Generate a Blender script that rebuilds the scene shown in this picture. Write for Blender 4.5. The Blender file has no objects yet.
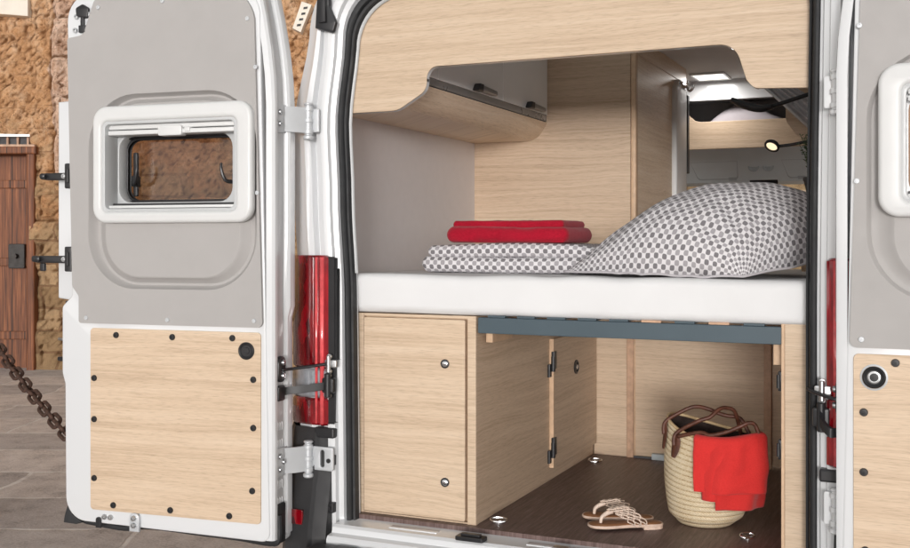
import bpy, bmesh, math, random
from mathutils import Vector, Matrix, noise
random.seed(7)
R = math.radians
PI = math.pi
SC = bpy.context.scene
COL = SC.collection
ORG = {}

# ------------------------------------------------------------------ object helpers
def thing(name, label, cat, loc=(0, 0, 0), group=None):
    o = bpy.data.objects.new(name, None)
    o.empty_display_size = .1
    COL.objects.link(o)
    o.location = loc
    o['label'] = label
    o['category'] = cat
    if group: o['group'] = group
    ORG[o] = Vector(loc)
    return o

def tag(o, label, cat, group=None):
    o['label'] = label
    o['category'] = cat
    if group: o['group'] = group
    return o

def obj(name, bm, mat, parent=None, smooth=False, label=None, base=None, auto=None):
    """link a bmesh (vertices in world metres) as one object under parent"""
    if parent is not None: org = ORG[parent]
    else: org = Vector(base) if base is not None else Vector((0, 0, 0))
    bmesh.ops.recalc_face_normals(bm, faces=bm.faces[:])
    for v in bm.verts: v.co -= org
    me = bpy.data.meshes.new(name)
    bm.to_mesh(me); bm.free()
    mats = mat if isinstance(mat, (list, tuple)) else [mat]
    for m in mats: me.materials.append(m)
    if smooth:
        me.polygons.foreach_set('use_smooth', [True] * len(me.polygons))
        if auto: me.set_sharp_from_angle(angle=R(auto))
    o = bpy.data.objects.new(name, me)
    COL.objects.link(o)
    if parent is not None: o.parent = parent
    else: o.location = org
    ORG[o] = org
    if label: o['label'] = label
    return o

def struct(o):
    o['kind'] = 'structure'
    return o

def place(name, me, parent, loc, rot=None):
    """another object sharing mesh data, placed at a world point under parent"""
    o = bpy.data.objects.new(name, me)
    COL.objects.link(o)
    o.parent = parent
    m = Matrix.Translation(Vector(loc) - ORG[parent])
    if rot is not None: m = m @ rot.to_4x4()
    o.matrix_local = m
    ORG[o] = Vector(loc)
    return o

# ------------------------------------------------------------------ shape helpers
ID = lambda a, b, n: Vector((a, b, n))
FRONT = lambda a, b, n: Vector((a, -n, b))           # a = X, b = Z, n towards -Y

def plane_y(Y):
    return lambda a, b, n: Vector((a, Y - n, b))
def plane_x(X, sg=1):
    return lambda a, b, n: Vector((X + sg * n, a, b))
def plane_z(Z):
    return lambda a, b, n: Vector((a, b, Z + n))

def fil(pts, n=6):
    """polygon with a fillet radius per corner: (x, y[, r])"""
    out = []
    L = len(pts)
    for i in range(L):
        p = pts[i]
        r = p[2] if len(p) > 2 else 0
        P = Vector(p[:2])
        if r <= 0:
            out.append((P.x, P.y)); continue
        A = Vector(pts[i - 1][:2]) - P
        B = Vector(pts[(i + 1) % L][:2]) - P
        la, lb = A.length, B.length
        A.normalize(); B.normalize()
        ang = math.acos(max(-1, min(1, A.dot(B))))
        t = min(r / math.tan(ang / 2), la * .499, lb * .499)
        rr = t * math.tan(ang / 2)
        c = P + (A + B).normalized() * (rr / math.sin(ang / 2))
        s = P + A * t - c; e = P + B * t - c
        a0 = math.atan2(s.y, s.x); a1 = math.atan2(e.y, e.x)
        d = (a1 - a0 + PI) % (2 * PI) - PI
        for k in range(n + 1):
            a = a0 + d * k / n
            out.append((c.x + rr * math.cos(a), c.y + rr * math.sin(a)))
    return out

def rrect(x0, y0, x1, y1, r, n=6):
    return fil([(x0, y0, r), (x1, y0, r), (x1, y1, r), (x0, y1, r)], n)

def prism(bm, contours, n0, n1, frame, bevel=0.0, seg=2):
    """extrude one outline (with holes) from n0 to n1 in a frame"""
    cu = bpy.data.curves.new('tmp', 'CURVE')
    cu.dimensions = '2D'; cu.fill_mode = 'BOTH'
    th = abs(n1 - n0)
    bevel = min(bevel, th * .49)
    cu.extrude = th / 2 - bevel
    cu.bevel_depth = bevel; cu.bevel_resolution = seg - 1
    if bevel > 0: cu.offset = -bevel
    for c in contours:
        sp = cu.splines.new('POLY')
        sp.points.add(len(c) - 1)
        for p, q in zip(sp.points, c): p.co = (q[0], q[1], 0, 1)
        sp.use_cyclic_u = True
    ob = bpy.data.objects.new('tmp', cu)
    COL.objects.link(ob)
    dg = bpy.context.evaluated_depsgraph_get()
    me = bpy.data.meshes.new_from_object(ob.evaluated_get(dg))
    bpy.data.objects.remove(ob); bpy.data.curves.remove(cu)
    mid = (n0 + n1) / 2
    t = bmesh.new(); t.from_mesh(me); bpy.data.meshes.remove(me)
    bmesh.ops.remove_doubles(t, verts=t.verts[:], dist=1e-5)
    vm = {}
    for v in t.verts: vm[v] = bm.verts.new(frame(v.co.x, v.co.y, v.co.z + mid))
    for f in t.faces:
        try: bm.faces.new([vm[v] for v in f.verts])
        except ValueError: pass
    t.free()
    return bm

def board(bm, a0, b0, a1, b1, n0, n1, frame, bevel=.0015, r=0):
    return prism(bm, [rrect(a0, b0, a1, b1, r) if r else [(a0, b0), (a1, b0), (a1, b1), (a0, b1)]], n0, n1, frame, bevel)

def box(bm, x0, y0, z0, x1, y1, z1, bevel=0, seg=2):
    r = bmesh.ops.create_cube(bm, size=1)
    vs = r['verts']
    for v in vs:
        v.co = Vector((x0 + (v.co.x + .5) * (x1 - x0), y0 + (v.co.y + .5) * (y1 - y0), z0 + (v.co.z + .5) * (z1 - z0)))
    if bevel:
        es = list({e for v in vs for e in v.link_edges})
        bmesh.ops.bevel(bm, geom=es, offset=bevel, segments=seg, affect='EDGES', profile=.5)
    return bm

def smooth_path(pts, n=6):
    P = [Vector(p) for p in pts]
    out = []
    for i in range(len(P) - 1):
        p0 = P[max(0, i - 1)]; p1 = P[i]; p2 = P[i + 1]; p3 = P[min(len(P) - 1, i + 2)]
        for k in range(n):
            t = k / n
            out.append(.5 * ((2 * p1) + (p2 - p0) * t + (2 * p0 - 5 * p1 + 4 * p2 - p3) * t * t + (3 * p1 - p0 - 3 * p2 + p3) * t ** 3))
    out.append(P[-1])
    return out

def tube(bm, pts, r, n=10, sx=1.0, closed=False, caps=True):
    P = [Vector(p) for p in pts]
    L = len(P)
    rad = r if callable(r) else (lambda t: r)
    rings = []
    up = None
    for i in range(L):
        if closed: d = (P[(i + 1) % L] - P[i - 1])
        else: d = P[min(L - 1, i + 1)] - P[max(0, i - 1)]
        d.normalize()
        if up is None:
            up = Vector((0, 0, 1)) if abs(d.z) < .9 else Vector((0, 1, 0))
        s = d.cross(up)
        if s.length < 1e-5: s = d.cross(Vector((1, 0, 0)))
        s.normalize(); up = s.cross(d).normalized()
        q = rad(i / max(1, L - 1))
        rings.append([bm.verts.new(P[i] + s * (math.cos(2 * PI * k / n) * q * sx) + up * (math.sin(2 * PI * k / n) * q)) for k in range(n)])
    m = L if closed else L - 1
    for i in range(m):
        a, b = rings[i], rings[(i + 1) % L]
        for k in range(n):
            bm.faces.new((a[k], a[(k + 1) % n], b[(k + 1) % n], b[k]))
    if caps and not closed:
        bm.faces.new(rings[0][::-1]); bm.faces.new(rings[-1])
    return bm

def cyl(bm, p0, p1, r, n=20, r1=None, bevel=0):
    P0, P1 = Vector(p0), Vector(p1)
    r1 = r if r1 is None else r1
    if bevel:
        d = (P1 - P0).normalized()
        pts = [P0, P0 + d * bevel * .001, P0 + d * bevel, P1 - d * bevel, P1 - d * bevel * .001, P1]
        rr = [r - bevel, r - bevel, r, r1, r1 - bevel, r1 - bevel]
        return tube(bm, [pts[0], pts[2], pts[3], pts[5]], lambda t: [r - bevel, r, r1, r1 - bevel][min(3, int(round(t * 3)))], n)
    return tube(bm, [P0, P1], lambda t: r + (r1 - r) * t, n)

def lathe(bm, prof, c, axis=Vector((0, 0, 1)), n=28, close=True):
    """prof: (radius, height) along axis from c"""
    axis = Vector(axis).normalized()
    a = axis.orthogonal().normalized(); b = axis.cross(a)
    rings = []
    for r, h in prof:
        rings.append([bm.verts.new(Vector(c) + axis * h + (a * math.cos(2 * PI * k / n) + b * math.sin(2 * PI * k / n)) * max(r, 1e-5)) for k in range(n)])
    for i in range(len(rings) - 1):
        for k in range(n):
            bm.faces.new((rings[i][k], rings[i][(k + 1) % n], rings[i + 1][(k + 1) % n], rings[i + 1][k]))
    if close:
        bm.faces.new(rings[0][::-1]); bm.faces.new(rings[-1])
    return bm

def loft(bm, rings, closed=True):
    V = [[bm.verts.new(p) for p in r] for r in rings]
    n = len(V[0])
    for i in range(len(V) - 1):
        for k in range(n if closed else n - 1):
            bm.faces.new((V[i][k], V[i][(k + 1) % n], V[i + 1][(k + 1) % n], V[i + 1][k]))
    return V

# ------------------------------------------------------------------ materials
class NT:
    def __init__(s, name):
        s.m = bpy.data.materials.new(name); s.m.use_nodes = True
        s.t = s.m.node_tree; s.t.nodes.clear()
        s.out = s.t.nodes.new('ShaderNodeOutputMaterial')
    def n(s, typ, **kw):
        nd = s.t.nodes.new(typ)
        for k, v in kw.items(): setattr(nd, k, v)
        return nd
    def l(s, a, b): s.t.links.new(a, b)
    def val(s, x, sock):
        if isinstance(x, (int, float)): sock.default_value = x
        else: s.l(x, sock)
    def math(s, op, a, b=0, c=0):
        nd = s.n('ShaderNodeMath', operation=op)
        s.val(a, nd.inputs[0]); s.val(b, nd.inputs[1]); s.val(c, nd.inputs[2])
        return nd.outputs[0]
    def comb(s, x, y, z):
        nd = s.n('ShaderNodeCombineXYZ')
        for i, v in enumerate((x, y, z)): s.val(v, nd.inputs[i])
        return nd.outputs[0]
    def noise(s, vec, scale, detail=3, rough=.55, dist=0):
        nd = s.n('ShaderNodeTexNoise')
        if vec is not None: s.l(vec, nd.inputs['Vector'])
        nd.inputs['Scale'].default_value = scale; nd.inputs['Detail'].default_value = detail
        nd.inputs['Roughness'].default_value = rough; nd.inputs['Distortion'].default_value = dist
        return nd.outputs['Fac']
    def ramp(s, fac, stops, interp='LINEAR'):
        nd = s.n('ShaderNodeValToRGB'); cr = nd.color_ramp; cr.interpolation = interp
        while len(cr.elements) < len(stops): cr.elements.new(.5)
        for e, (p, c) in zip(cr.elements, stops):
            e.position = p
            e.color = (c, c, c, 1) if isinstance(c, (int, float)) else (*c, 1)
        s.l(fac, nd.inputs[0])
        return nd.outputs[0]
    def mix(s, f, a, b, typ='MIX'):
        nd = s.n('ShaderNodeMix', data_type='RGBA', blend_type=typ)
        s.val(f, nd.inputs[0])
        for x, i in ((a, 6), (b, 7)):
            if isinstance(x, tuple): nd.inputs[i].default_value = (*x, 1)
            else: s.l(x, nd.inputs[i])
        return nd.outputs[2]
    def coord(s, which='Object'):
        return s.n('ShaderNodeTexCoord').outputs[which]
    def sep(s, v):
        nd = s.n('ShaderNodeSeparateXYZ'); s.l(v, nd.inputs[0]); return nd.outputs
    def bump(s, h, strength=.2, dist=.01):
        nd = s.n('ShaderNodeBump'); s.l(h, nd.inputs['Height'])
        nd.inputs['Strength'].default_value = strength; nd.inputs['Distance'].default_value = dist
        return nd.outputs[0]
    def bsdf(s, color, rough=.5, metal=0, normal=None, coat=0, spec=.5, **kw):
        b = s.n('ShaderNodeBsdfPrincipled')
        if isinstance(color, tuple): b.inputs['Base Color'].default_value = (*color, 1)
        else: s.l(color, b.inputs['Base Color'])
        s.val(rough, b.inputs['Roughness']); b.inputs['Metallic'].default_value = metal
        b.inputs['Specular IOR Level'].default_value = spec
        b.inputs['Coat Weight'].default_value = coat; b.inputs['Coat Roughness'].default_value = .08
        if normal is not None: s.l(normal, b.inputs['Normal'])
        for k, v in kw.items():
            if isinstance(v, tuple): b.inputs[k].default_value = (*v, 1)
            else: b.inputs[k].default_value = v
        s.l(b.outputs[0], s.out.inputs[0])
        return b

def plain(name, col, rough=.5, metal=0, coat=0, var=.06, sc=9, bump=.0, bsc=400, spec=.5, rv=.15):
    t = NT(name); co = t.coord()
    f = t.noise(co, sc, 4)
    lo = tuple(c * (1 - var) for c in col); hi = tuple(min(1, c * (1 + var)) for c in col)
    c = t.ramp(f, [(.3, lo), (.7, hi)])
    rg = t.ramp(t.noise(co, sc * 2.3, 3), [(.3, max(.02, rough * (1 - rv))), (.7, min(1, rough * (1 + rv)))])
    nm = t.bump(t.noise(co, bsc, 2), bump, .002) if bump else None
    t.bsdf(c, rg, metal, nm, coat, spec)
    return t.m

def wood(name, lo, mid, hi, rough=.45, flat=False, gx=1.0):
    t = NT(name); s = t.sep(t.coord())
    rnd = t.n('ShaderNodeObjectInfo').outputs['Random']
    u = t.math('ADD', t.math('ADD', s[0], s[1]), t.math('MULTIPLY', rnd, 37)); w = t.math('ADD', s[2], t.math('MULTIPLY', rnd, 11))
    warp = t.noise(t.comb(t.math('MULTIPLY', u, 1.6 * gx), t.math('MULTIPLY', w, 5.0), 0), 1.0, 2)
    fig = t.ramp(t.noise(t.comb(t.math('MULTIPLY', u, 1.1 * gx), t.math('MULTIPLY', w, 3.2), 5.5), 1.0, 2), [(.45, 0), (.68, 1)])
    amp = t.math('ADD', .018, t.math('MULTIPLY', fig, .075))
    w2 = t.math('ADD', w, t.math('MULTIPLY', t.math('SUBTRACT', warp, .5), amp))
    broad = t.noise(t.comb(t.math('MULTIPLY', u, .7 * gx), t.math('MULTIPLY', w2, 24), 3.1), 1.0, 3, .55)
    rings = t.noise(t.comb(t.math('MULTIPLY', u, 2.4 * gx), t.math('MULTIPLY', w2, 120), 7.7), 1.0, 4, .65)
    pores = t.noise(t.comb(t.math('MULTIPLY', u, 26 * gx), t.math('MULTIPLY', w2, 620), 1.7), 1.0, 2, .5)
    f = t.math('ADD', t.math('ADD', t.math('MULTIPLY', broad, .36), t.math('MULTIPLY', rings, .46)), t.math('MULTIPLY', pores, .18))
    c = t.ramp(f, [(.36, lo), (.50, mid), (.64, hi)])
    dark = t.ramp(pores, [(.30, .70), (.44, 1.0)])
    c = t.mix(.62, c, dark, 'MULTIPLY')
    c = t.mix(1.0, c, t.ramp(rnd, [(0, (.93, .925, .91)), (1, (1.03, 1.02, 1.0))]), 'MULTIPLY')
    t.bsdf(c, rough, 0, t.bump(pores, .10, .0012), spec=.35)
    return t.m

M = {}
M['wood'] = wood('light_oak', (.53, .395, .28), (.64, .495, .36), (.71, .57, .435))
M['wood_brightened'] = wood('oak_brightened', (.68, .52, .37), (.80, .64, .485), (.87, .73, .59))  # oak copy brightened to stand in for light missing inside
M['wood_shaded'] = wood('oak_shaded', (.47, .345, .24), (.59, .45, .33), (.67, .53, .40))  # darker oak copy, the shade of side faces put into its colour
M['wood_edge'] = plain('oak_edging', (.62, .43, .28), .5, var=.12, sc=30)
M['edge_pink'] = plain('batten_edging', (.55, .35, .23), .5, var=.15, sc=40)
M['white'] = plain('white_paint', (.71, .725, .74), .24, coat=.8, var=.006, sc=3, rv=.03)
M['white_shaded'] = plain('white_paint_shaded', (.56, .575, .59), .34, coat=.3, var=.02, sc=5, rv=.05)  # greyer copy of the white paint, flange shade put into the colour
M['trim'] = plain('grey_trim', (.405, .39, .38), .62, var=.02, bump=.25, bsc=700)
M['frame'] = plain('window_plastic', (.68, .688, .685), .38, var=.015)
M['rail'] = plain('blind_rail', (.52, .535, .54), .35, var=.03)
M['black'] = plain('black_plastic', (.018, .018, .02), .38, var=.2)
M['rubber'] = plain('black_rubber', (.022, .023, .025), .62, var=.25, bump=.3, bsc=300)
M['bumper'] = plain('bumper_plastic', (.028, .028, .03), .5, var=.2, bump=.4, bsc=900)
M['chrome'] = plain('chrome', (.75, .75, .76), .16, 1.0, var=.03)
M['steel'] = plain('brushed_steel', (.55, .56, .57), .33, 1.0, var=.06)
M['galv'] = plain('hinge_paint', (.58, .60, .62), .4, .25, var=.06)
M['lining'] = plain('mauve_lining', (.72, .685, .68), .8, var=.015, sc=20, bump=.5, bsc=500)  # colour raised above the real lining to stand in for interior light
M['ceiling'] = plain('ceiling_lining', (.80, .80, .80), .8, var=.02, bump=.2)  # colour lifted in place of light that misses the ceiling
M['gloss'] = plain('gloss_cupboard', (.93, .925, .92), .12, coat=.6, var=.01)  # doors coloured brighter in place of light they do not receive
M['greystrip'] = plain('aluminium_strip', (.42, .42, .42), .3, .6, var=.05)
M['handle'] = plain('grey_handle', (.30, .29, .28), .35, .3, var=.08)
M['blue'] = plain('blue_grey_paint', (.058, .088, .108), .42, var=.05)
M['sheet'] = plain('white_sheet', (.76, .765, .77), .9, var=.012, sc=6, bump=.3, bsc=900)
M['console'] = plain('console_plastic', (.80, .88, .91), .5, var=.03)
M['console_dark'] = plain('console_dark', (.55, .62, .65), .5, var=.05)
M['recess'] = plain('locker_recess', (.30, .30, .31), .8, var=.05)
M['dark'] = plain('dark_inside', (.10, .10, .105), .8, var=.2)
M['bed_in'] = plain('lilac_bedding', (.44, .41, .44), .9, var=.05, bump=.4)
M['curtain'] = plain('grey_curtain', (.62, .62, .64), .85, var=.1, sc=30, bump=.4)
M['leather'] = plain('brown_leather', (.10, .035, .020), .42, var=.35, sc=60, bump=.4, bsc=500)
M['bag_in'] = plain('bag_lining', (.03, .016, .013), .85, var=.3, sc=30)
M['footbed'] = plain('tan_footbed', (.36, .165, .075), .55, var=.18, sc=45, bump=.3)
M['strap'] = plain('pale_strap', (.72, .58, .48), .4, var=.15, sc=90)
M['sole'] = plain('pale_sole', (.66, .50, .40), .5, var=.1, sc=50)
M['pot'] = plain('dark_pot', (.05, .055, .06), .45, var=.15)
M['rust'] = plain('rusty_iron', (.085, .045, .032), .75, .2, var=.55, sc=45, bump=.8, bsc=160)
M['plaque'] = plain('cream_plaque', (.72, .66, .57), .7, var=.06, sc=6)
M['ink'] = plain('black_ink', (.02, .02, .02), .6)
M['iron'] = plain('dark_iron', (.03, .025, .022), .6, var=.3)

def mk_red_lens():
    t = NT('red_lens'); s = t.sep(t.coord())
    f = t.noise(t.comb(t.math('MULTIPLY', s[0], 38), 0, t.math('MULTIPLY', s[2], 7)), 1, 3)
    stripe = t.math('SINE', t.math('MULTIPLY', s[2], 260))
    c = t.ramp(f, [(.30, (.16, .001, .005)), (.55, (.34, .004, .012)), (.75, (.50, .010, .02))])
    vo = t.n('ShaderNodeTexVoronoi'); vo.inputs['Scale'].default_value = 1
    t.l(t.comb(t.math('MULTIPLY', s[0], 40), t.math('MULTIPLY', s[1], 20), t.math('MULTIPLY', s[2], 16)), vo.inputs['Vector'])
    ax = t.math('ABSOLUTE', s[0])
    dk = t.ramp(ax, [(.868, 0), (.890, 1)])
    fac = t.ramp(t.sep(vo.outputs['Color'])[0], [(0, (.16, .10, .10)), (1, (.75, .7, .7))])
    c = t.mix(dk, c, t.mix(1, c, fac, 'MULTIPLY'))
    t.bsdf(c, .07, 0, t.bump(stripe, .02, .001), 1.0)
    return t.m
M['red'] = mk_red_lens()
M['red_rib'] = plain('red_rib_highlight', (.82, .10, .11), .12, .0, 1.0, var=.25, sc=25)  # highlight on the lens ribs painted as a brighter red
M['clear_lens'] = plain('clear_lens', (.36, .38, .41), .1, .3, 1.0, var=.15, sc=40)

def mk_glass(name, col, fac):
    t = NT(name)
    tr = t.n('ShaderNodeBsdfTransparent'); tr.inputs[0].default_value = (*col, 1)
    gl = t.n('ShaderNodeBsdfGlossy'); gl.inputs['Roughness'].default_value = .03
    fr = t.n('ShaderNodeFresnel'); fr.inputs[0].default_value = 1.45
    mx = t.n('ShaderNodeMixShader')
    t.l(t.math('MULTIPLY', fr.outputs[0], fac), mx.inputs[0])
    t.l(tr.outputs[0], mx.inputs[1]); t.l(gl.outputs[0], mx.inputs[2]); t.l(mx.outputs[0], t.out.inputs[0])
    return t.m
M['glass'] = mk_glass('tinted_acrylic', (.62, .56, .53), .8)
M['windscreen'] = mk_glass('windscreen_glass', (.92, .95, .95), .6)

def mk_emit(name, col, st):
    t = NT(name); e = t.n('ShaderNodeEmission'); e.inputs[0].default_value = (*col, 1); e.inputs[1].default_value = st
    t.l(e.outputs[0], t.out.inputs[0]); return t.m
M['lamp'] = mk_emit('lit_diffuser', (1, .95, .86), 1.6)

M['lens_lit'] = mk_emit('lit_reading_lens', (1, .80, .52), 1.25)

def mk_floor():
    t = NT('dark_vinyl'); s = t.sep(t.coord())
    v = t.comb(t.math('MULTIPLY', s[0], 95), t.math('MULTIPLY', s[1], 5), 0)
    f = t.noise(v, 1, 4, .6)
    g = t.noise(t.comb(t.math('MULTIPLY', s[0], 330), t.math('MULTIPLY', s[1], 26), 2), 1, 2)
    ff = t.math('ADD', t.math('MULTIPLY', f, .65), t.math('MULTIPLY', g, .35))
    c = t.ramp(ff, [(.33, (.075, .045, .040)), (.52, (.155, .103, .093)), (.68, (.25, .18, .165))])
    t.bsdf(c, .42, 0, t.bump(g, .12, .001), spec=.4)
    return t.m
M['floor'] = mk_floor()

def mk_dots():
    t = NT('dotted_linen'); s = t.sep(t.coord('UV'))
    nv = t.noise(t.coord('UV'), 6, 2)
    jit = t.math('MULTIPLY', t.math('SUBTRACT', nv, .5), .25)
    U = t.math('ADD', t.math('DIVIDE', s[0], .0315), jit); V = t.math('ADD', t.math('DIVIDE', s[1], .0325), jit)
    def lat(off, r):
        a = t.math('ABSOLUTE', t.math('SUBTRACT', t.math('FRACT', t.math('ADD', U, off)), .5))
        b = t.math('ABSOLUTE', t.math('SUBTRACT', t.math('FRACT', t.math('ADD', V, off)), .5))
        d = t.math('ADD', t.math('POWER', a, 3.4), t.math('POWER', b, 3.4))
        d = t.math('POWER', d, 1 / 3.4)
        mr = t.n('ShaderNodeMapRange', interpolation_type='SMOOTHSTEP')
        t.l(d, mr.inputs[0]); mr.inputs[1].default_value = r - .03; mr.inputs[2].default_value = r + .03
        mr.inputs[3].default_value = 1; mr.inputs[4].default_value = 0
        return mr.outputs[0]
    A, B = lat(0.0, .27), lat(.5, .27)
    thread = t.noise(t.coord('UV'), 700, 2)
    base = t.ramp(thread, [(.3, (.66, .64, .66)), (.7, (.78, .765, .78))])
    c = t.mix(A, base, (.37, .355, .37))
    c = t.mix(B, c, (.20, .19, .20))
    t.bsdf(c, .85, 0, t.bump(thread, .25, .001), spec=.2)
    return t.m
M['dots'] = mk_dots()

M['linen'] = plain('pale_linen', (.50, .48, .50), .85, var=.08, sc=40)

def mk_terry(name, lo, hi):
    t = NT(name); co = t.coord()
    n1 = t.noise(co, 260, 3, .7); n2 = t.noise(co, 14, 3)
    c = t.ramp(t.math('ADD', t.math('MULTIPLY', n1, .7), t.math('MULTIPLY', n2, .3)), [(.3, lo), (.7, hi)])
    t.bsdf(c, .95, 0, t.bump(n1, .6, .003), spec=.1, **{'Sheen Weight': .15})
    return t.m
M['towel'] = mk_terry('red_terry', (.26, .005, .018), (.50, .013, .036))
M['redcloth'] = mk_terry('coral_red_cloth', (.62, .032, .030), (.74, .048, .043))

def mk_straw():
    t = NT('woven_palm'); s = t.sep(t.coord('UV'))
    v = s[1]
    band = t.math('FRACT', t.math('MULTIPLY', v, 19))
    tri = t.math('ABSOLUTE', t.math('SUBTRACT', band, .5))
    diag = t.math('ADD', t.math('MULTIPLY', s[0], 90), t.math('MULTIPLY', tri, 2.4))
    st = t.math('ABSOLUTE', t.math('SUBTRACT', t.math('FRACT', diag), .5))
    edge = t.math('POWER', t.math('MULTIPLY', tri, 2), 3)
    h = t.math('SUBTRACT', t.math('SUBTRACT', 1, edge), t.math('MULTIPLY', st, 1.0))
    n1 = t.noise(t.coord('UV'), 90, 3); n2 = t.noise(t.coord(), 12, 3)
    f = t.math('ADD', t.math('MULTIPLY', h, .26), t.math('ADD', t.math('MULTIPLY', n1, .60), t.math('MULTIPLY', n2, .3)))
    c = t.ramp(f, [(.26, (.30, .18, .08)), (.38, (.58, .42, .24)), (.54, (.74, .60, .39)), (.75, (.84, .73, .54))])
    t.bsdf(c, .7, 0, t.bump(h, .7, .004), spec=.25)
    return t.m
M['straw'] = mk_straw()

def mk_leaf():
    t = NT('herb_leaf'); co = t.coord()
    c = t.ramp(t.noise(co, 70, 2), [(.3, (.02, .045, .02)), (.7, (.10, .16, .075))])
    t.bsdf(c, .6)
    return t.m
M['leaf'] = mk_leaf()

def mk_wall():
    t = NT('sandstone_wall'); co = t.coord(); s = t.sep(co)
    n1 = t.noise(co, .8, 6, .65); n2 = t.noise(t.comb(t.math('MULTIPLY', s[0], 1.2), t.math('MULTIPLY', s[1], 1.2), t.math('MULTIPLY', s[2], .7)), 5, 7, .72, .6); n3 = t.noise(co, 30, 5, .75)
    f = t.math('ADD', t.math('ADD', t.math('MULTIPLY', n1, .45), t.math('MULTIPLY', n2, .4)), t.math('MULTIPLY', n3, .25))
    plaster = t.mix(t.ramp(n3, [(.34, .75), (.43, 0)]), t.ramp(f, [(.38, (.20, .09, .04)), (.46, (.40, .205, .095)), (.54, (.58, .325, .165)), (.64, (.74, .50, .32))]), (.16, .07, .03))  # dark pits paint the relief shade that frontal sun leaves out
    br = t.n('ShaderNodeTexBrick')
    wv = t.n('ShaderNodeVectorMath', operation='ADD')
    t.l(t.comb(t.math('ADD', s[0], t.math('MULTIPLY', n2, .10)), t.math('ADD', s[2], t.math('MULTIPLY', n1, .14)), 0), wv.inputs[0])
    t.l(wv.outputs[0], br.inputs['Vector'])
    br.inputs['Scale'].default_value = 1; br.inputs['Brick Width'].default_value = .46; br.inputs['Row Height'].default_value = .27
    br.inputs['Mortar Size'].default_value = .018; br.inputs['Mortar Smooth'].default_value = .5
    br.inputs['Color1'].default_value = (.40, .27, .15, 1); br.inputs['Color2'].default_value = (.60, .42, .25, 1); br.inputs['Mortar'].default_value = (.34, .21, .12, 1)
    stone = t.mix(.65, br.outputs[0], t.ramp(f, [(.35, (.35, .30, .27)), (.55, (.85, .8, .75)), (.75, (1.2, 1.15, 1.1))]), 'MULTIPLY')
    sel = t.ramp(t.math('ADD', n1, t.math('MULTIPLY', t.math('SUBTRACT', s[2], 2.6), -.16)), [(.50, 0), (.58, 1)])
    c = t.mix(sel, plaster, stone)
    pm = t.math('MULTIPLY', t.math('GREATER_THAN', t.math('ADD', s[0], t.math('MULTIPLY', n2, .05)), .19), t.math('MULTIPLY', t.math('LESS_THAN', s[0], .60), t.math('GREATER_THAN', s[2], 2.3)))
    c = t.mix(pm, c, t.mix(t.ramp(n3, [(.36, .8), (.46, 0)]), t.ramp(n2, [(.35, (.48, .29, .19)), (.6, (.78, .57, .44))]), (.24, .11, .06)))  # pilaster stone, with pit shade painted in the same way
    vo = t.n('ShaderNodeTexVoronoi', feature='DISTANCE_TO_EDGE'); vo.inputs['Scale'].default_value = 3.2
    wv2 = t.n('ShaderNodeVectorMath', operation='ADD'); t.l(co, wv2.inputs[0]); t.l(t.comb(t.math('MULTIPLY', n2, .5), t.math('MULTIPLY', n3, .2), t.math('MULTIPLY', n2, .4)), wv2.inputs[1]); t.l(wv2.outputs[0], vo.inputs['Vector'])
    crack = t.math('MULTIPLY', t.ramp(vo.outputs['Distance'], [(.0, 1), (.03, 0)]), t.ramp(n1, [(.47, 0), (.56, 1)]))
    c = t.mix(t.math('MULTIPLY', crack, .8), c, (.12, .05, .025))
    at = t.n('ShaderNodeAttribute'); at.attribute_name = 'relief_shade'
    c = t.mix(1.0, c, t.ramp(t.math('ADD', t.math('MULTIPLY', at.outputs['Fac'], 22), .5), [(.12, (.36, .28, .22)), (.50, (1, 1, 1)), (.9, (1.15, 1.13, 1.1))]), 'MULTIPLY')  # relief shading painted into the colour: hollows darker, ridges lighter
    hh = t.math('ADD', t.math('MULTIPLY', br.outputs['Fac'], -.25), t.math('ADD', n2, t.math('MULTIPLY', n3, .6)))
    t.bsdf(c, .9, 0, t.bump(hh, .9, .06), spec=.15)
    return t.m
M['wall'] = mk_wall()
M['pilaster'] = plain('pale_stone', (.50, .33, .235), .9, var=.35, sc=7, bump=.6, bsc=60)

def mk_planks():
    t = NT('red_brown_planks'); s = t.sep(t.coord())
    p = t.math('FRACT', t.math('MULTIPLY', s[0], 6.2))
    gap = t.math('LESS_THAN', p, .06)
    g = t.noise(t.comb(t.math('MULTIPLY', s[0], 40), 0, t.math('MULTIPLY', s[2], 1.6)), 1, 4, .6)
    c = t.ramp(g, [(.3, (.05, .014, .005)), (.55, (.19, .060, .018)), (.75, (.36, .135, .05))])
    c = t.mix(gap, c, (.012, .006, .004))
    t.bsdf(c, .6, 0, t.bump(t.math('SUBTRACT', g, gap), .5, .01))
    return t.m
M['planks'] = mk_planks()

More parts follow.
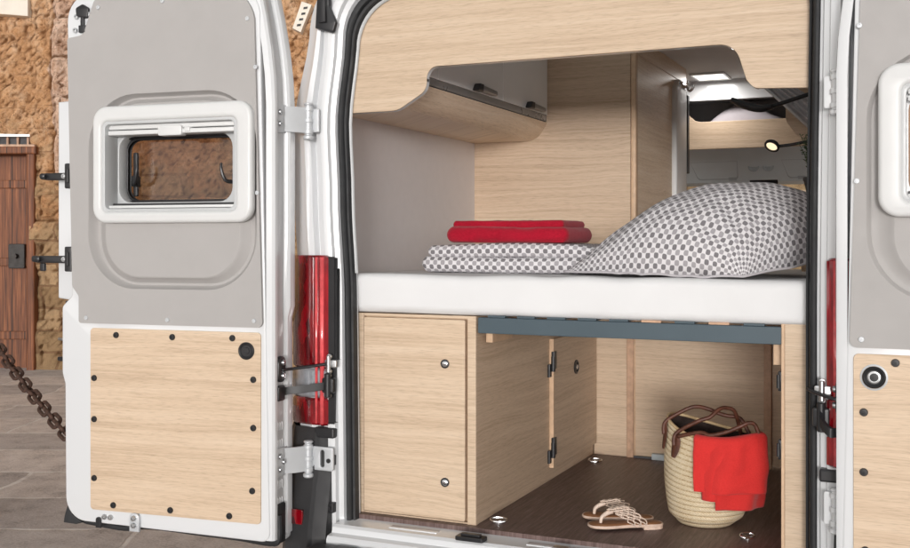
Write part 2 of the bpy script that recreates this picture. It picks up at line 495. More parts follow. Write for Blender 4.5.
def mk_ground():
    t = NT('paving'); co = t.coord(); s = t.sep(co)
    n1 = t.noise(co, .6, 4); n2 = t.noise(co, 5, 5, .65); n3 = t.noise(co, 60, 4, .75)
    wx = t.math('ADD', s[0], t.math('MULTIPLY', n1, .55)); wy = t.math('ADD', s[1], t.math('MULTIPLY', n2, .07))
    ca, sa = math.cos(.42), math.sin(.42)
    u = t.math('ADD', t.math('MULTIPLY', wx, ca), t.math('MULTIPLY', wy, sa)); v = t.math('SUBTRACT', t.math('MULTIPLY', wy, ca), t.math('MULTIPLY', wx, sa))
    br = t.n('ShaderNodeTexBrick'); t.l(t.comb(u, v, 0), br.inputs['Vector']); br.offset = .37; br.squash = 1.4; br.squash_frequency = 3
    br.inputs['Scale'].default_value = 1; br.inputs['Brick Width'].default_value = 1.25; br.inputs['Row Height'].default_value = .72
    br.inputs['Mortar Size'].default_value = .020; br.inputs['Mortar Smooth'].default_value = .6; br.inputs['Bias'].default_value = 0
    br.inputs['Color1'].default_value = (.78, .78, .79, 1); br.inputs['Color2'].default_value = (1.12, 1.1, 1.08, 1); br.inputs['Mortar'].default_value = (1, 1, 1, 1)
    f = t.math('ADD', t.math('MULTIPLY', n2, .55), t.math('MULTIPLY', n3, .45))
    c = t.ramp(f, [(.34, (.36, .33, .31)), (.46, (.68, .63, .60)), (.56, (.81, .76, .725)), (.7, (.90, .86, .83))])
    c = t.mix(1, c, br.outputs[0], 'MULTIPLY')
    jm = t.math('MULTIPLY', br.outputs['Fac'], t.ramp(n2, [(.36, .25), (.52, 1)]))
    c = t.mix(jm, c, (.93, .90, .86))
    t.bsdf(c, .75, 0, t.bump(t.math('ADD', f, t.math('MULTIPLY', jm, -.4)), .7, .03), spec=.3)
    return t.m
M['ground'] = mk_ground()

# ================================================================== THE PLACE
g = bmesh.new()
bmesh.ops.create_grid(g, x_segments=8, y_segments=8, size=150)
struct(obj('ground', g, M['ground']))

# ---- stone building across the street (local frame: a along the facade, z up, n towards the van)
FW = Vector((-.41402, .91027, 0)); RT = Vector((.91027, .41402, 0)); WO = Vector((1.107, -3.236, 0)) + FW * 12.8
def WF(a, b, n): return WO + RT * a - FW * n + Vector((0, 0, b))
def wall_n(a, z):
    p = Vector((a, z, 3.3))
    v = .11 * noise.fractal(p * .9, .9, 2.1, 5) + .05 * noise.fractal(p * 5, .7, 2.1, 4) + .022 * noise.fractal(p * 15, .6, 2.1, 2) * (1.3 if z > 3 else .6)
    if z > 2.25 + .1 * noise.noise(p * 2):
        e = min(a + 4.82 + .05 * noise.noise(Vector((0, math.floor(z / .47) * 3.1, 0))), -4.36 - a)
        fz_ = abs((z / .47) % 1 - .5)
        v += .13 * max(0, min(1, e / .05)) - .05 * max(0, (fz_ - .44) / .06) * (1 if e > 0 else 0)
    row = math.floor(z / .30); col = math.floor((a + (row % 2) * .25) / .5)
    st = noise.noise(Vector((row * 3.7, col * 5.1, 0)))
    lower = max(0, min(1, (3.0 - z + noise.noise(p * .6) * 1.2)))
    fz = abs((z / .30) % 1 - .5); fa = abs(((a + (row % 2) * .25) / .5) % 1 - .5)
    joint = max(0, (max(fz, fa * 1.0) - .43) / .07)
    return v + lower * (.03 * st - .035 * joint)
bld = thing('stone_building', 'rough orange sandstone house with brown plank doorway across the paved street', 'building', WF(-5, 0, 0))
wb = bmesh.new(); shade_layer = wb.verts.layers.float.new('relief_shade')
cols = [-30, -20, -14, -10, -8] + [-6.6 + .04 * i for i in range(132)] + [-1.2, -1, 0, 1, 2, 4, 6, 9, 14, 20, 30]
rows = [-.1] + [.04 * i for i in range(1, 125)] + [5.5, 6.5, 8, 10]
G = [[wb.verts.new(WF(a, z, wall_n(a, z))) for a in cols] for z in rows]
for j in range(len(rows) - 1):
    for i in range(len(cols) - 1):
        am = (cols[i] + cols[i + 1]) / 2; zm = (rows[j] + rows[j + 1]) / 2
        if -6.4 < am < -5.10 and zm < 2.86: continue          # doorway
        wb.faces.new((G[j][i], G[j][i + 1], G[j + 1][i + 1], G[j + 1][i]))
for j in range(1, len(rows) - 1):
    for i in range(1, len(cols) - 1):
        h0 = lambda a_, b_: (G[a_][b_].co - WF(cols[b_], rows[a_], 0)).dot(-FW)
        G[j][i][shade_layer] = h0(j, i) - (h0(j - 1, i) + h0(j + 1, i) + h0(j, i - 1) + h0(j, i + 1)) / 4 if cols[i + 1] - cols[i - 1] < .1 and rows[j + 1] - rows[j - 1] < .1 else 0
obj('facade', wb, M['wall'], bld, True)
wb = bmesh.new()
for a0, a1 in ((-6.45, -6.3), (-5.16, -5.06)): box_pts = prism(wb, [[(a0, -.05), (a1, -.05), (a1, 2.62), (a0, 2.62)]], -.45, .03, WF, .02)
prism(wb, [[(-6.45, 2.60), (-5.03, 2.60), (-5.03, 2.69), (-6.45, 2.69)]], -.4, .06, WF, .015)
obj('door_frame', wb, M['planks'], bld)
wb = bmesh.new(); prism(wb, [[(-6.35, -.05), (-5.12, -.05), (-5.12, 2.64), (-6.35, 2.64)]], -.30, -.22, WF, .01)
for z in (.35, 1.25, 2.2): prism(wb, [[(-6.3, z), (-5.17, z), (-5.17, z + .1), (-6.3, z + .1)]], -.22, -.19, WF, .008)
wd = obj('wooden_door', wb, M['planks'], bld)
wb = bmesh.new(); prism(wb, [rrect(-5.45, 1.22, -5.25, 1.52, .02)], -.19, -.15, WF, .008); cyl(wb, WF(-5.35, 1.37, -.16), WF(-5.35, 1.37, -.08), .03)
obj('lock_plate', wb, M['iron'], wd)
wb = bmesh.new(); prism(wb, [[(-6.3, 2.64), (-5.12, 2.64), (-5.12, 2.84), (-6.3, 2.84)]], -.30, -.26, WF)
lt = obj('transom', wb, M['dark'], bld)
wb = bmesh.new()
for k in range(9): prism(wb, [[(-6.25 + k * .125, 2.69), (-6.225 + k * .125, 2.69), (-6.225 + k * .125, 2.83), (-6.25 + k * .125, 2.83)]], -.25, -.22, WF)
prism(wb, [[(-6.3, 2.685), (-5.05, 2.685), (-5.05, 2.715), (-6.3, 2.715)]], -.24, .05, WF)
obj('transom_bars', wb, M['pilaster'], lt)
sg = thing('wall_plaque', 'blank cream plaque high on the stone wall above the plank doorway', 'sign', WF(-5.6, 4.2, .1))
wb = bmesh.new(); prism(wb, [[(-6.6, 4.36), (-5.10, 4.24), (-5.10, 5.0), (-6.6, 5.0)]], -.2, .12, WF, .01); obj('plaque_board', wb, M['plaque'], sg)
sg = thing('street_sign', 'small white sign with black dashes on stone wall above the van hinge', 'sign', WF(-1.84, 4.2, .1))
wb = bmesh.new(); prism(wb, [[(-1.93, 4.08), (-1.83, 4.03), (-1.70, 4.36), (-1.82, 4.40)]], -.2, .2, WF, .006); obj('sign_board', wb, M['plaque'], sg)
for k in range(4):
    a = -1.855 + k * .026; z = 4.10 + k * .068
    wb = bmesh.new(); prism(wb, [[(a - .022, z), (a + .025, z + .006), (a + .03, z + .032), (a - .017, z + .026)]], .2, .206, WF)
    obj('sign_mark', wb, M['ink'], sg)

# ---- iron chain slung between two bollards beside the street
def link_mesh():
    b = bmesh.new()
    pts = []
    for k in range(20):
        a = 2 * PI * k / 20
        pts.append(Vector((math.cos(a) * .0225, 0, math.sin(a) * .0225)) + Vector((.024 * (1 if math.cos(a) > 0 else -1), 0, 0)))
    tube(b, pts, .0085, 8, closed=True)
    return b
ch = thing('iron_chain', 'rusty heavy iron chain sagging across the street beside the open van door', 'chain', (-2.9, .45, 0))
A = Vector((-3.70, .90, 1.27)); B = Vector((-2.02, .015, .705))
def chain_pt(t):
    p = A.lerp(B, t); p.z -= 4 * .05 * t * (1 - t); return p
t = 0; k = 0
b0 = link_mesh(); me_link = None
lens = [0]; NS = 400
for i in range(NS): lens.append(lens[-1] + (chain_pt((i + 1) / NS) - chain_pt(i / NS)).length)
pitch = .0735; nl = int(lens[-1] / pitch)
cb = bmesh.new()
bm_tmp = link_mesh(); lm = bpy.data.meshes.new('chain_link'); bm_tmp.to_mesh(lm); bm_tmp.free(); b0.free()
lm.materials.append(M['rust']); lm.polygons.foreach_set('use_smooth', [True] * len(lm.polygons))
import bisect
for k in range(nl):
    i = bisect.bisect(lens, (k + .5) * pitch) - 1
    p = chain_pt(i / NS); d = (chain_pt(min(1, (i + 2) / NS)) - chain_pt(max(0, (i - 2) / NS))).normalized()
    rot = d.to_track_quat('X', 'Z').to_matrix() @ Matrix.Rotation(R(45 if k % 2 else -45) + R(random.uniform(-12, 12)), 3, 'X')
    place('link', lm, ch, p, rot)
cb.free()
x, y, h = A.x - .07, A.y + .03, 1.34
b = bmesh.new(); lathe(b, [(.09, 0), (.09, .06), (.055, .09), (.05, h - .12), (.065, h - .10), (.065, h - .05), (.04, h), (.0, h + .01)], (x, y, 0), n=20)
tag(obj('bollard', b, M['iron'], None, True, base=(x, y, 0), auto=35), 'dark iron bollard holding the upper end of the rusty chain', 'bollard')

# ================================================================== CAMPER VAN
van = thing('camper_van', 'white camper van seen from behind with both rear doors swung open', 'camper van', (0, 0, 0))

def xl(z):                                           # left edge of the rear opening
    K = [(.40, -.772), (.56, -.773), (1.33, -.782), (1.7, -.800), (1.95, -.810), (2.256, -.778), (2.6, -.70)]
    for (z0, a), (z1, b) in zip(K, K[1:]):
        if z <= z1:
            f = (z - z0) / (z1 - z0); f = f * f * (3 - 2 * f) if z0 > 1 else f
            return a + (b - a) * f
    return K[-1][1]
def xr(z): return .778 + .012 * max(0, min(1, (z - 1.3) / 1.0)) ** 1.5
TOP = 2.415
def opening(off, Y, lean=0.0, zb=.50, topoff=None):
    """open contour of the rear aperture grown by off, at depth Y"""
    r = .17 + max(0, off) * .6
    zt = TOP + (off if topoff is None else topoff)
    pts = []
    zc = zt - r
    def ln(z): return lean * max(0, (z - 1.85) / .55) ** 1.5
    N = 26
    for i in range(N): 
        z = zb + (zc - zb) * i / N
        pts.append(Vector((xl(z) - off + ln(z), Y, z)))
    xa = xl(zc) - off + ln(zc)
    for k in range(13):
        a = PI - (PI / 2) * k / 12
        pts.append(Vector((xa + r + r * math.cos(a) + .0 , Y, zc + r * math.sin(a))))
    xb = xr(zc) + off - ln(zc)
    for k in range(13):
        a = PI / 2 - (PI / 2) * k / 12
        pts.append(Vector((xb - r + r * math.cos(a), Y, zc + r * math.sin(a))))
    for i in range(N):
        z = zc + (zb - zc) * (i + 1) / N
        pts.append(Vector((xr(z) + off - ln(z), Y, z)))
    return pts

b = bmesh.new()
prof = [(-.02, .045, 0), (-.012, .02, 0), (.0, .018, 0), (.016, .018, 0), (.020, .0, 0), (.036, -.006, 0), (.040, -.022, 0), (.050, -.026, 0), (.066, -.026, 0), (.074, -.014, 0), (.090, -.012, 0),
        (.096, .004, .01), (.104, .004, .012), (.112, -.018, .015), (.135, -.022, .03), (.165, -.005, .045), (.20, .005, .06), (.228, .045, .07), (.246, .12, .075), (.254, .25, .075), (.256, .6, .075), (.256, 1.5, .075), (.256, 2.95, .075)]
loft(b, [opening(o, y, l, topoff=min(o, .14) if o > 0 else o) for o, y, l in prof], closed=False)
bmesh.ops.delete(b, geom=[f for f in b.faces if f.calc_center_median().z > 2.5 and abs(f.calc_center_median().x) < .3 and .2 < f.calc_center_median().y < 1.5], context='FACES')  # roof opened for the added skylight over the bed
obj('body_shell', b, M['white'], van, True, auto=28)
b = bmesh.new()
box(b, -.72, .19, 2.546, -.42, 1.52, 2.553); box(b, .62, .19, 2.546, .72, 1.52, 2.553); box(b, -.42, 1.38, 2.546, .62, 1.52, 2.553)
obj('added_skylight_frame', b, M['white'], van)  # frame round the added roof opening
b = bmesh.new(); box(b, -.42, .19, 2.548, .62, 1.38, 2.552); obj('added_skylight', b, M['windscreen'], van)  # unseen roof pane, added to let fill light in over the bed
b = bmesh.new()                                       # underbody and side skirts, front bulkhead pieces
box(b, -.99, .10, .36, -.93, 4.4, .56, .01); box(b, .93, .10, .36, .99, 4.4, .56, .01); box(b, -.92, .06, .40, .92, 4.4, .53, .005)
obj('underbody', b, M['bumper'], van)
b = bmesh.new()
box(b, -1.0, 4.4, .4, 1.0, 4.46, 1.15); box(b, -1.0, 4.4, 2.1, 1.0, 4.46, 2.5); box(b, -1.0, 4.4, 1.1, -.88, 4.46, 2.15); box(b, .88, 4.4, 1.1, 1.0, 4.46, 2.15)
for x0, x1 in ((-1.0, -.96), (.96, 1.0)):
    box(b, x0, 2.95, .4, x1, 4.4, 1.15); box(b, x0, 2.95, 2.15, x1, 4.4, 2.5); box(b, x0, 2.95, 1.15, x1, 3.05, 2.15)
box(b, -1.0, 4.2, 2.5, 1.0, 4.46, 2.53); box(b, -1.0, 2.94, 2.5, 1.0, 3.02, 2.53); box(b, -1.0, 3.02, 2.5, -.85, 4.2, 2.53); box(b, .85, 3.02, 2.5, 1.0, 4.2, 2.53)
obj('front_body', b, M['white'], van)
b = bmesh.new(); box(b, -.88, 4.42, 1.15, .88, 4.43, 2.1); obj('windscreen', b, M['windscreen'], van)
b = bmesh.new(); box(b, -.85, 3.02, 2.51, .85, 4.2, 2.52); obj('added_skylight', b, M['windscreen'], van)  # unseen cab roof pane, added to brighten the console

# rubber seal round the opening
b = bmesh.new()
prf = [(-.009, .012), (-.006, -.003), (.002, -.008), (.009, -.005), (.012, .006), (.011, .02)]
loft(b, [opening(o - .003, y) for o, y in prf], closed=False)
prf = [(-.020, .03), (-.018, .006), (-.012, .002), (-.009, .016)]
loft(b, [opening(o - .004, y) for o, y in prf], closed=False)
obj('door_seal', b, M['rubber'], van, True, auto=50)
b = bmesh.new()                                       # pale inner trim strip just inside the seal
loft(b, [opening(-.025, .022)[14:37], opening(-.028, .016)[14:37], opening(-.032, .03)[14:37]], closed=False)
obj('inner_trim', b, M['rail'], van, True)

# sill
b = bmesh.new()
sp = [(.09, .572), (.058, .575), (.05, .566), (.035, .560), (-.055, .556), (-.066, .548), (-.072, .530), (-.10, .526), (-.108, .515), (-.108, .44)]
loft(b, [[Vector((x, y, z)) for y, z in sp] for x in (-.80, .81)], closed=False)
for x0, x1 in ((-.6, -.42), (-.1, .12), (.3, .5)): box(b, x0, -.03, .555, x1, .0, .5605, .002)
sill = obj('door_sill', b, M['white'], van, True, auto=25)
b = bmesh.new(); prism(b, [rrect(-.335, -.07, -.235, -.025, .008)], .0, .014, plane_z(.556), .003); prism(b, [rrect(-.32, -.058, -.25, -.037, .006)], .014, .022, plane_z(.556), .002)
obj('lock_striker', b, M['black'], sill)
b = bmesh.new(); box(b, .0, -.066, .556, .05, -.035, .572, .003); obj('door_catch', b, M['steel'], sill)

# rear bumper, centre step + corners
b = bmesh.new()
box(b, -.84, -.30, .34, .84, -.108, .505, .02, 3)
for k in range(14): box(b, -.74 + k * .11, -.27, .503, -.665 + k * .11, -.13, .509, .002)
for sg_ in (-1, 1):
    pts = []
    for (z, yo, xo) in ((.30, -.10, .0), (.55, -.07, .0), (.72, -.035, .002), (.86, -.022, .006), (.878, -.012, .02)):
        xi = -.826 if sg_ < 0 else .836
        X = lambda q: xi + sg_ * q
        pts.append([Vector((X(.0 + xo), .05, z)), Vector((X(.0 + xo), yo + .005, z)), Vector((X(.012 + xo), yo, z)), Vector((X(.05), yo - .004, z)), Vector((X(.06), yo - .016, z)), Vector((X(.16), yo, z)), Vector((X(.208), yo + .06, z)), Vector((X(.225), yo + .22, z))])
    loft(b, pts, closed=True)
    bmesh.ops.contextual_create(b, geom=[])
bump_o = obj('rear_bumper', b, M['bumper'], van, True, auto=35)
b = bmesh.new(); prism(b, [rrect(-.965, .545, -.912, .597, .004)], .068, .084, plane_y(0.0), .003); obj('reflector', b, M['red'], bump_o)
for zz in (.605, .77):
    b = bmesh.new(); box(b, -.842, -.045, zz - .018, -.812, -.02, zz + .018, .003); cyl(b, (-.827, -.046, zz), (-.827, -.052, zz), .008, 12)
    obj('trim_clip', b, M['black'], bump_o)

# tail lights
def tail_light(xi, sg_):
    x = lambda q: xi + sg_ * q
    ra = []
    def rings(z0, z1, inset=0):
        out = []
        for z, i in ((z0, .008), (z0 + .008, 0), (z1 - .008, 0), (z1, .008)):
            ii = i + inset
            out.append([Vector((x(.0 + ii), .05, z)), Vector((x(.0 + ii), -.030 + ii, z)), Vector((x(.008 + ii), -.038 + ii, z)), Vector((x(.034), -.040 + ii, z)), Vector((x(.038), -.034 + ii, z)),
                        Vector((x(.046), -.034 + ii, z)), Vector((x(.056), -.040 + ii, z)), Vector((x(.12), -.030 + ii, z)), Vector((x(.165 - ii), -.008, z)), Vector((x(.196 - ii), .05, z)), Vector((x(.20 - ii), .12, z))])
        return out
    def sect(z0, z1):
        bb = bmesh.new(); V = loft(bb, rings(z0, z1), True); bb.faces.new(V[0][::-1]); bb.faces.new(V[-1]); return bb
    tl = obj('tail_light', sect(1.09, 1.487), M['red'], van, True, auto=40)
    obj('lens', sect(.985, 1.088), M['clear_lens'] if sg_ < 0 else M['red'], tl, True, auto=40)
    obj('lens', sect(.888, .983), M['red'], tl, True, auto=40)
    bb = bmesh.new()                                 # vertical ribs over the whole height, highlight painted in as brighter red
    tube(bb, [Vector((x(.026), -.0365, .895)), Vector((x(.026), -.0365, 1.48))], .0085, 12, sx=1.0)
    tube(bb, [Vector((x(.050), -.036, .895)), Vector((x(.050), -.036, 1.48))], .005, 12)
    obj('highlight_rib', bb, M['red_rib'], tl, True)
    bb = bmesh.new()
    if sg_ < 0:
        box(bb, x(-.018), -.0335, .90, x(-.001), .02, 1.478, .004); box(bb, x(-.026), -.030, 1.12, x(-.0185), .02, 1.44, .003)
        obj('lamp_gasket', bb, M['black'], tl)
    bb = bmesh.new()
    box(bb, min(x(-.02), x(.06)), -.036, .845, max(x(-.02), x(.06)), .02, .882, .006)
    obj('lamp_foot', bb, M['black'], tl)
tail_light(-.834, -1)
tail_light(.817, 1)

# gutter cover at the top left of the opening
b = bmesh.new()
prism(b, [fil([(-.885, 2.285), (-.812, 2.262, .01), (-.800, 2.30, .01), (-.815, 2.33, .01), (-.828, 2.36, .01), (-.828, 2.47), (-.872, 2.47)], 3)], .026, .046, plane_y(0), .006)
prism(b, [[(-.862, 2.30), (-.835, 2.30), (-.838, 2.46), (-.852, 2.46)]], .045, .058, plane_y(0), .006)
obj('gutter_cover', b, M['black'], van, True, auto=40)

# ---- rear doors -------------------------------------------------------------------
def make_screw(name, r, h, mat, dome=True):
    bb = bmesh.new()
    pr = [(r, 0), (r, h * .5), (r * .85, h), (r * .35, h * 1.05), (r * .3, h * .6), (0, h * .6)] if dome else [(r, 0), (r, h), (0, h)]
    lathe(bb, pr, (0, 0, 0), (0, 0, 1), 18)
    bmesh.ops.recalc_face_normals(bb, faces=bb.faces[:])
    me = bpy.data.meshes.new(name); bb.to_mesh(me); bb.free(); me.materials.append(mat)
    me.polygons.foreach_set('use_smooth', [True] * len(me.polygons)); me.set_sharp_from_angle(angle=R(40))
    return me
SCREW_B = make_screw('black_screw', .0112, .006, M['black'])
SCREW_G = make_screw('grey_screw', .008, .004, M['galv'])
BOLT = make_screw('bolt', .010, .008, M['steel'])
RING_W = None

def rear_door(H, u, nrm, side, wshift):
    H = Vector((*H, 0)); u = Vector((*u, 0)).normalized(); nrm = Vector((*nrm, 0)).normalized()
    def F(s, z, n):
        if side > 0 and n < 0: n *= .55
        ls = .055 * max(0, (z - 2.0) / .40) ** 1.7 * max(0, 1 - max(0, s) / .35)
        return H + u * (s + ls) + nrm * n + Vector((0, 0, z))
    w = wshift
    hole = rrect(.112 + w, 1.638, .642 + w, 1.962, .03)
    hole_b = rrect(.125 + w, 1.65, .66 + w, 1.94, .05)
    bb = bmesh.new()
    inner = fil([(.0, .515, .03), (.822, .530, .085), (.826, 1.02), (.838, 1.06, .01), (.838, 1.30, .02), (.795, 1.34, .02), (.818, 2.43, .10), (.0, 2.44, .12)], 8)
    rc0 = rrect(.046 + w * .5, 1.3725, .712 + w * .5, 2.052, .187, 10)
    prism(bb, [inner, rc0], -.040, -.002, F, .006, 3)
    core = fil([(.012, .52, .03), (.80, .54, .07), (.79, 2.41, .08), (.012, 2.42, .1)], 8)
    prism(bb, [core, hole_b], -.125, -.036, F)
    outer = fil([(-.004, .49, .02), (.842, .515, .04), (.850, 1.31, .005), (.955, 1.322, .005), (.955, 2.062, .005), (.85, 2.066, .005), (.84, 2.46, .05), (-.004, 2.46, .02)], 6)
    prism(bb, [outer, hole_b], -.158, -.128, F, .006, 3)
    # stepped hinge flange
    fp = [(.015, -.006), (-.006, -.008), (-.014, -.016), (-.015, -.030), (-.010, -.038), (-.001, -.042), (.002, -.050), (.002, -.098), (.002, -.106), (-.002, -.110), (-.009, -.118), (-.012, -.135), (-.010, -.152), (.0, -.160)]
    zs = [.52, .60, .80, 1.0, 1.2, 1.27, 1.31, 1.6, 1.85, 2.0, 2.1, 2.2, 2.3, 2.4, 2.45]
    rg = []
    for z in zs:
        jog = .0 if z < 1.29 else -.010
        rg.append([F(s + (jog if i >= 9 and i < 13 else 0), z, n) for i, (s, n) in enumerate(fp)])
    loft(bb, rg, False)
    for z0 in (.62, .68, .82, .88):                                     # pressed ribs in the flange
        for q in (-.060, -.075, -.090):
            pp = [F(.004, z0, q), F(-.0015, z0 + .008, q), F(-.0015, z0 + .03, q), F(.004, z0 + .038, q)]
            tube(bb, pp, .003, 6)
    D = obj('rear_door', bb, M['white'], van, True, auto=30)
    D['label'] = 'left rear door with latch arms on its free edge' if side < 0 else 'right rear door cut by the picture edge'
    # recessed plate of the flange, its shade painted as greyer white
    bb = bmesh.new(); loft(bb, [[F(-.001, z, -.049), F(-.001, z, -.098)] for z in zs[1:-1]], False); obj('flange_strip', bb, M['white_shaded'], D, True)
    # grey trim panel with moulded groove
    bb = bmesh.new()
    rc = lambda i, r: rrect(.042 + w * .5 + i, 1.368 + i * .62, .716 + w * .5 - i, 2.056 - i * .5, r, 10)
    tp = fil([(.757, 1.243, .01), (.757, 1.34, .02), (.785, 1.375, .02), (.806, 2.268, .01), (.738, 2.276, .03), (.690, 2.402, .02), (.022, 2.402, .11), (.022, 1.243, .02)], 8)
    prism(bb, [tp, rc(0, .19)], -.002, .010, F)
    gp = [(0, .010, .19), (.004, .006, .187), (.012, -.012, .18), (.022, -.019, .172), (.034, -.019, .162), (.058, -.004, .145), (.064, .002, .142), (.071, .004, .138)]
    loft(bb, [[F(a, b_, n) for a, b_ in rc(i, r)] for i, n, r in gp], True)
    prism(bb, [rc(.071, .138), hole], -.004, .004, F)
    obj('trim_panel', bb, M['trim'], D, True, auto=32)
    # window: frame, blind rails, liner, rubber, pane, catches
    bb = bmesh.new()
    prism(bb, [rrect(.050 + w, 1.600, .684 + w, 2.014, .055, 8), rrect(.110 + w, 1.641, .644 + w, 1.958, .022)], -.004, .034, F, .013, 4)
    obj('window_frame', bb, M['frame'], D, True, auto=40)
    bb = bmesh.new(); prism(bb, [rrect(.104 + w, 1.634, .652 + w, 1.966, .022), rrect(.121 + w, 1.651, .635 + w, 1.949, .018)], -.055, .026, F, .003)
    prism(bb, [rrect(.15 + w, 1.662, .655 + w, 1.93, .03), rrect(.17 + w, 1.676, .63 + w, 1.915, .05)], -.110, -.05, F, .004)
    obj('window_liner', bb, M['rail'], D, True, auto=40)
    bb = bmesh.new()
    prism(bb, [rrect(.124 + w, 1.912, .634 + w, 1.928, .004)], -.045, .010, F, .003)
    prism(bb, [rrect(.124 + w, 1.932, .634 + w, 1.948, .004)], -.045, .004, F, .003)
    prism(bb, [rrect(.33 + w, 1.904, .425 + w, 1.940, .008)], -.02, .018, F, .004)
    prism(bb, [rrect(.300 + w, 1.916, .322 + w, 1.934, .004)], -.02, .014, F, .003)
    prism(bb, [rrect(.124 + w, 1.653, .634 + w, 1.663, .003)], -.045, .006, F, .002)
    obj('blind_rail', bb, M['frame'], D, True, auto=40)
    bb = bmesh.new()
    prism(bb, [rrect(.16 + w, 1.666, .652 + w, 1.922, .045, 8), rrect(.176 + w, 1.680, .634 + w, 1.910, .045, 8)], -.135, -.075, F, .004)
    prism(bb, [rrect(.124 + w, 1.663, .634 + w, 1.671, .003)], -.05, -.02, F)
    for n_ in (-.096, -.116): prism(bb, [rrect(.17 + w, 1.676, .640 + w, 1.914, .045, 8), rrect(.180 + w, 1.686, .626 + w, 1.904, .045, 8)], n_ - .006, n_, F, .002)
    obj('window_rubber', bb, M['black'], D, True, auto=40)
    bb = bmesh.new(); prism(bb, [rrect(.165 + w, 1.67, .645 + w, 1.918, .045, 8)], -.129, -.124, F)
    obj('window_pane', bb, M['glass'], D)
    for s0, dr in ((.60 + w, -1), (.185 + w, 1)):
        bb = bmesh.new()
        prism(bb, [rrect(s0 - .012, 1.735, s0 + .012, 1.775, .005)], -.122, -.095, F, .003)
        tube(bb, smooth_path([F(s0, 1.745, -.092), F(s0 + dr * .022, 1.75, -.07), F(s0 + dr * .034, 1.785, -.062), F(s0 + dr * .036, 1.81, -.064)], 5), lambda t: .0075 - .003 * t, 8)
        if dr < 0: prism(bb, [rrect(s0 - .008, 1.70, s0 + .008, 1.86, .005)], -.118, -.104, F, .002)
        obj('window_catch', bb, M['black'], D, True, auto=40)
    # wooden lower board
    bb = bmesh.new(); prism(bb, [rrect(.031, .576, .712, 1.226, .014)], -.004, .004, F, .0012)
    obj('wood_panel', bb, M['wood'], D)
    bb = bmesh.new(); c = F(.084, 1.163, .004)
    lathe(bb, [(.030, -.002), (.030, .004), (.026, .007), (.022, .005), (.020, .002), (.012, .002), (.011, .004), (.0, .0045)], c, nrm, 28)
    lk = obj('round_lock', bb, M['black'], D, True, auto=40)
    if side > 0:
        bb = bmesh.new(); lathe(bb, [(.0165, 0), (.0165, .0015), (.014, .002), (.0135, .0012), (0, .0012)], F(.084, 1.163, .006), nrm, 24); obj('lock_button', bb, M['steel'], lk, True, auto=40)
        bb = bmesh.new(); lathe(bb, [(.036, 0), (.036, .004), (.031, .006), (.031, 0)], F(.084, 1.163, .002), nrm, 28, False); obj('lock_ring', bb, M['galv'], lk, True, auto=40)
    q = Matrix((u, Vector((0, 0, 1)).cross(u) * 0 + Vector((0, 0, 1)), nrm)).transposed()
    for s, z in ((.695, 1.047), (.603, 1.203), (.374, 1.202), (.138, 1.205), (.695, .90), (.695, .689), (.615, .598), (.382, .598), (.15, .596), (.062, .688), (.058, .902), (.058, 1.066)):
        place('screw', SCREW_B, D, F(s, z, .0038), q)
    for s, z in ((.674, 2.37), (.41, 2.375), (.05, 2.292), (.040, 2.126), (.040, 1.70), (.725, 1.262), (.39, 1.262), (.052, 1.266)):
        place('screw', SCREW_G, D, F(s, z, .0098), q)
    # black weatherstrip along the foot of the door
    bb = bmesh.new()
    wp = [(.835, .60), (.825, .545), (.78, .518), (.72, .512), (.60, .507), (.52, .520), (.44, .521), (.30, .512), (.15, .506), (.02, .500), (-.012, .52), (-.012, .60)]
    tube(bb, smooth_path([F(s, z, -.046 - .01 * math.sin(s * 9)) for s, z in wp], 5), .011, 8)
    prism(bb, [[(.828, .60), (.850, .535), (.855, .508), (.80, .506), (.77, .515), (.815, .54)]], -.06, -.03, F, .004)
    prism(bb, [fil([(-.012, .50), (.0, .50), (.03, .50), (.012, .62, .02), (-.012, .645, .01)], 3)], -.10, -.035, F, .006)
    obj('weatherstrip', bb, M['rubber'], D, True, auto=40)
    # catch plate at the foot
    bb = bmesh.new(); prism(bb, [fil([(.505, .512), (.545, .512), (.545, .578, .018), (.505, .578, .018)], 6)], -.002, .012, F, .004)
    cp = obj('catch_plate', bb, M['galv'], D, True, auto=40)
    for z in (.535, .560): place('bolt', BOLT, cp, F(.525, z, .0115), q)
    bb = bmesh.new(); prism(bb, [fil([(.668, .512), (.69, .512), (.69, .55, .01), (.668, .55, .01)], 6)], -.002, .004, F, .001); obj('lower_latch', bb, M['black'], D)
    for s in (.655, .63): place('bolt', BOLT, D, F(s, .552, -.002), q)
    # hinge plates on the flange with the knuckles that reach the pillar
    hn = Vector((-u.x, -u.y, 0))                                          # outwards from the flange
    qh = Matrix((nrm, Vector((0, 0, 1)), hn)).transposed()
    for zc, big in ((1.96, 0), (.775, 1)):
        hh = .052
        bb = bmesh.new()
        def FH(a, b_, n): return F(-.002 - n, b_, a)
        prism(bb, [fil([(-.036, zc - hh, .008), (-.118, zc - hh + .006), (-.118, zc + hh - .004), (-.036, zc + hh, .008)], 4)], .0, .007, FH, .002)
        p0 = F(-.010, zc, -.112)
        kx = (-.905 if side < 0 else .845); ky = -.055
        A_ = F(-.004, zc, -.10); K = Vector((kx, ky, zc))
        for dz0, dz1 in ((-hh * .85, hh * .85),):
            V = []
            d = (K - A_).normalized(); sd = Vector((d.y, -d.x, 0)) * .006
            for pnt in (A_, A_.lerp(K, .5) + Vector((0, -.012, 0)), K):
                V.append([pnt + sd + Vector((0, 0, dz0)), pnt - sd + Vector((0, 0, dz0)), pnt - sd + Vector((0, 0, dz1)), pnt + sd + Vector((0, 0, dz1))])
            loft(bb, V, True)
        cyl(bb, K + Vector((0, 0, -hh * 1.05)), K + Vector((0, 0, hh * 1.05)), .013, 16, bevel=.003)
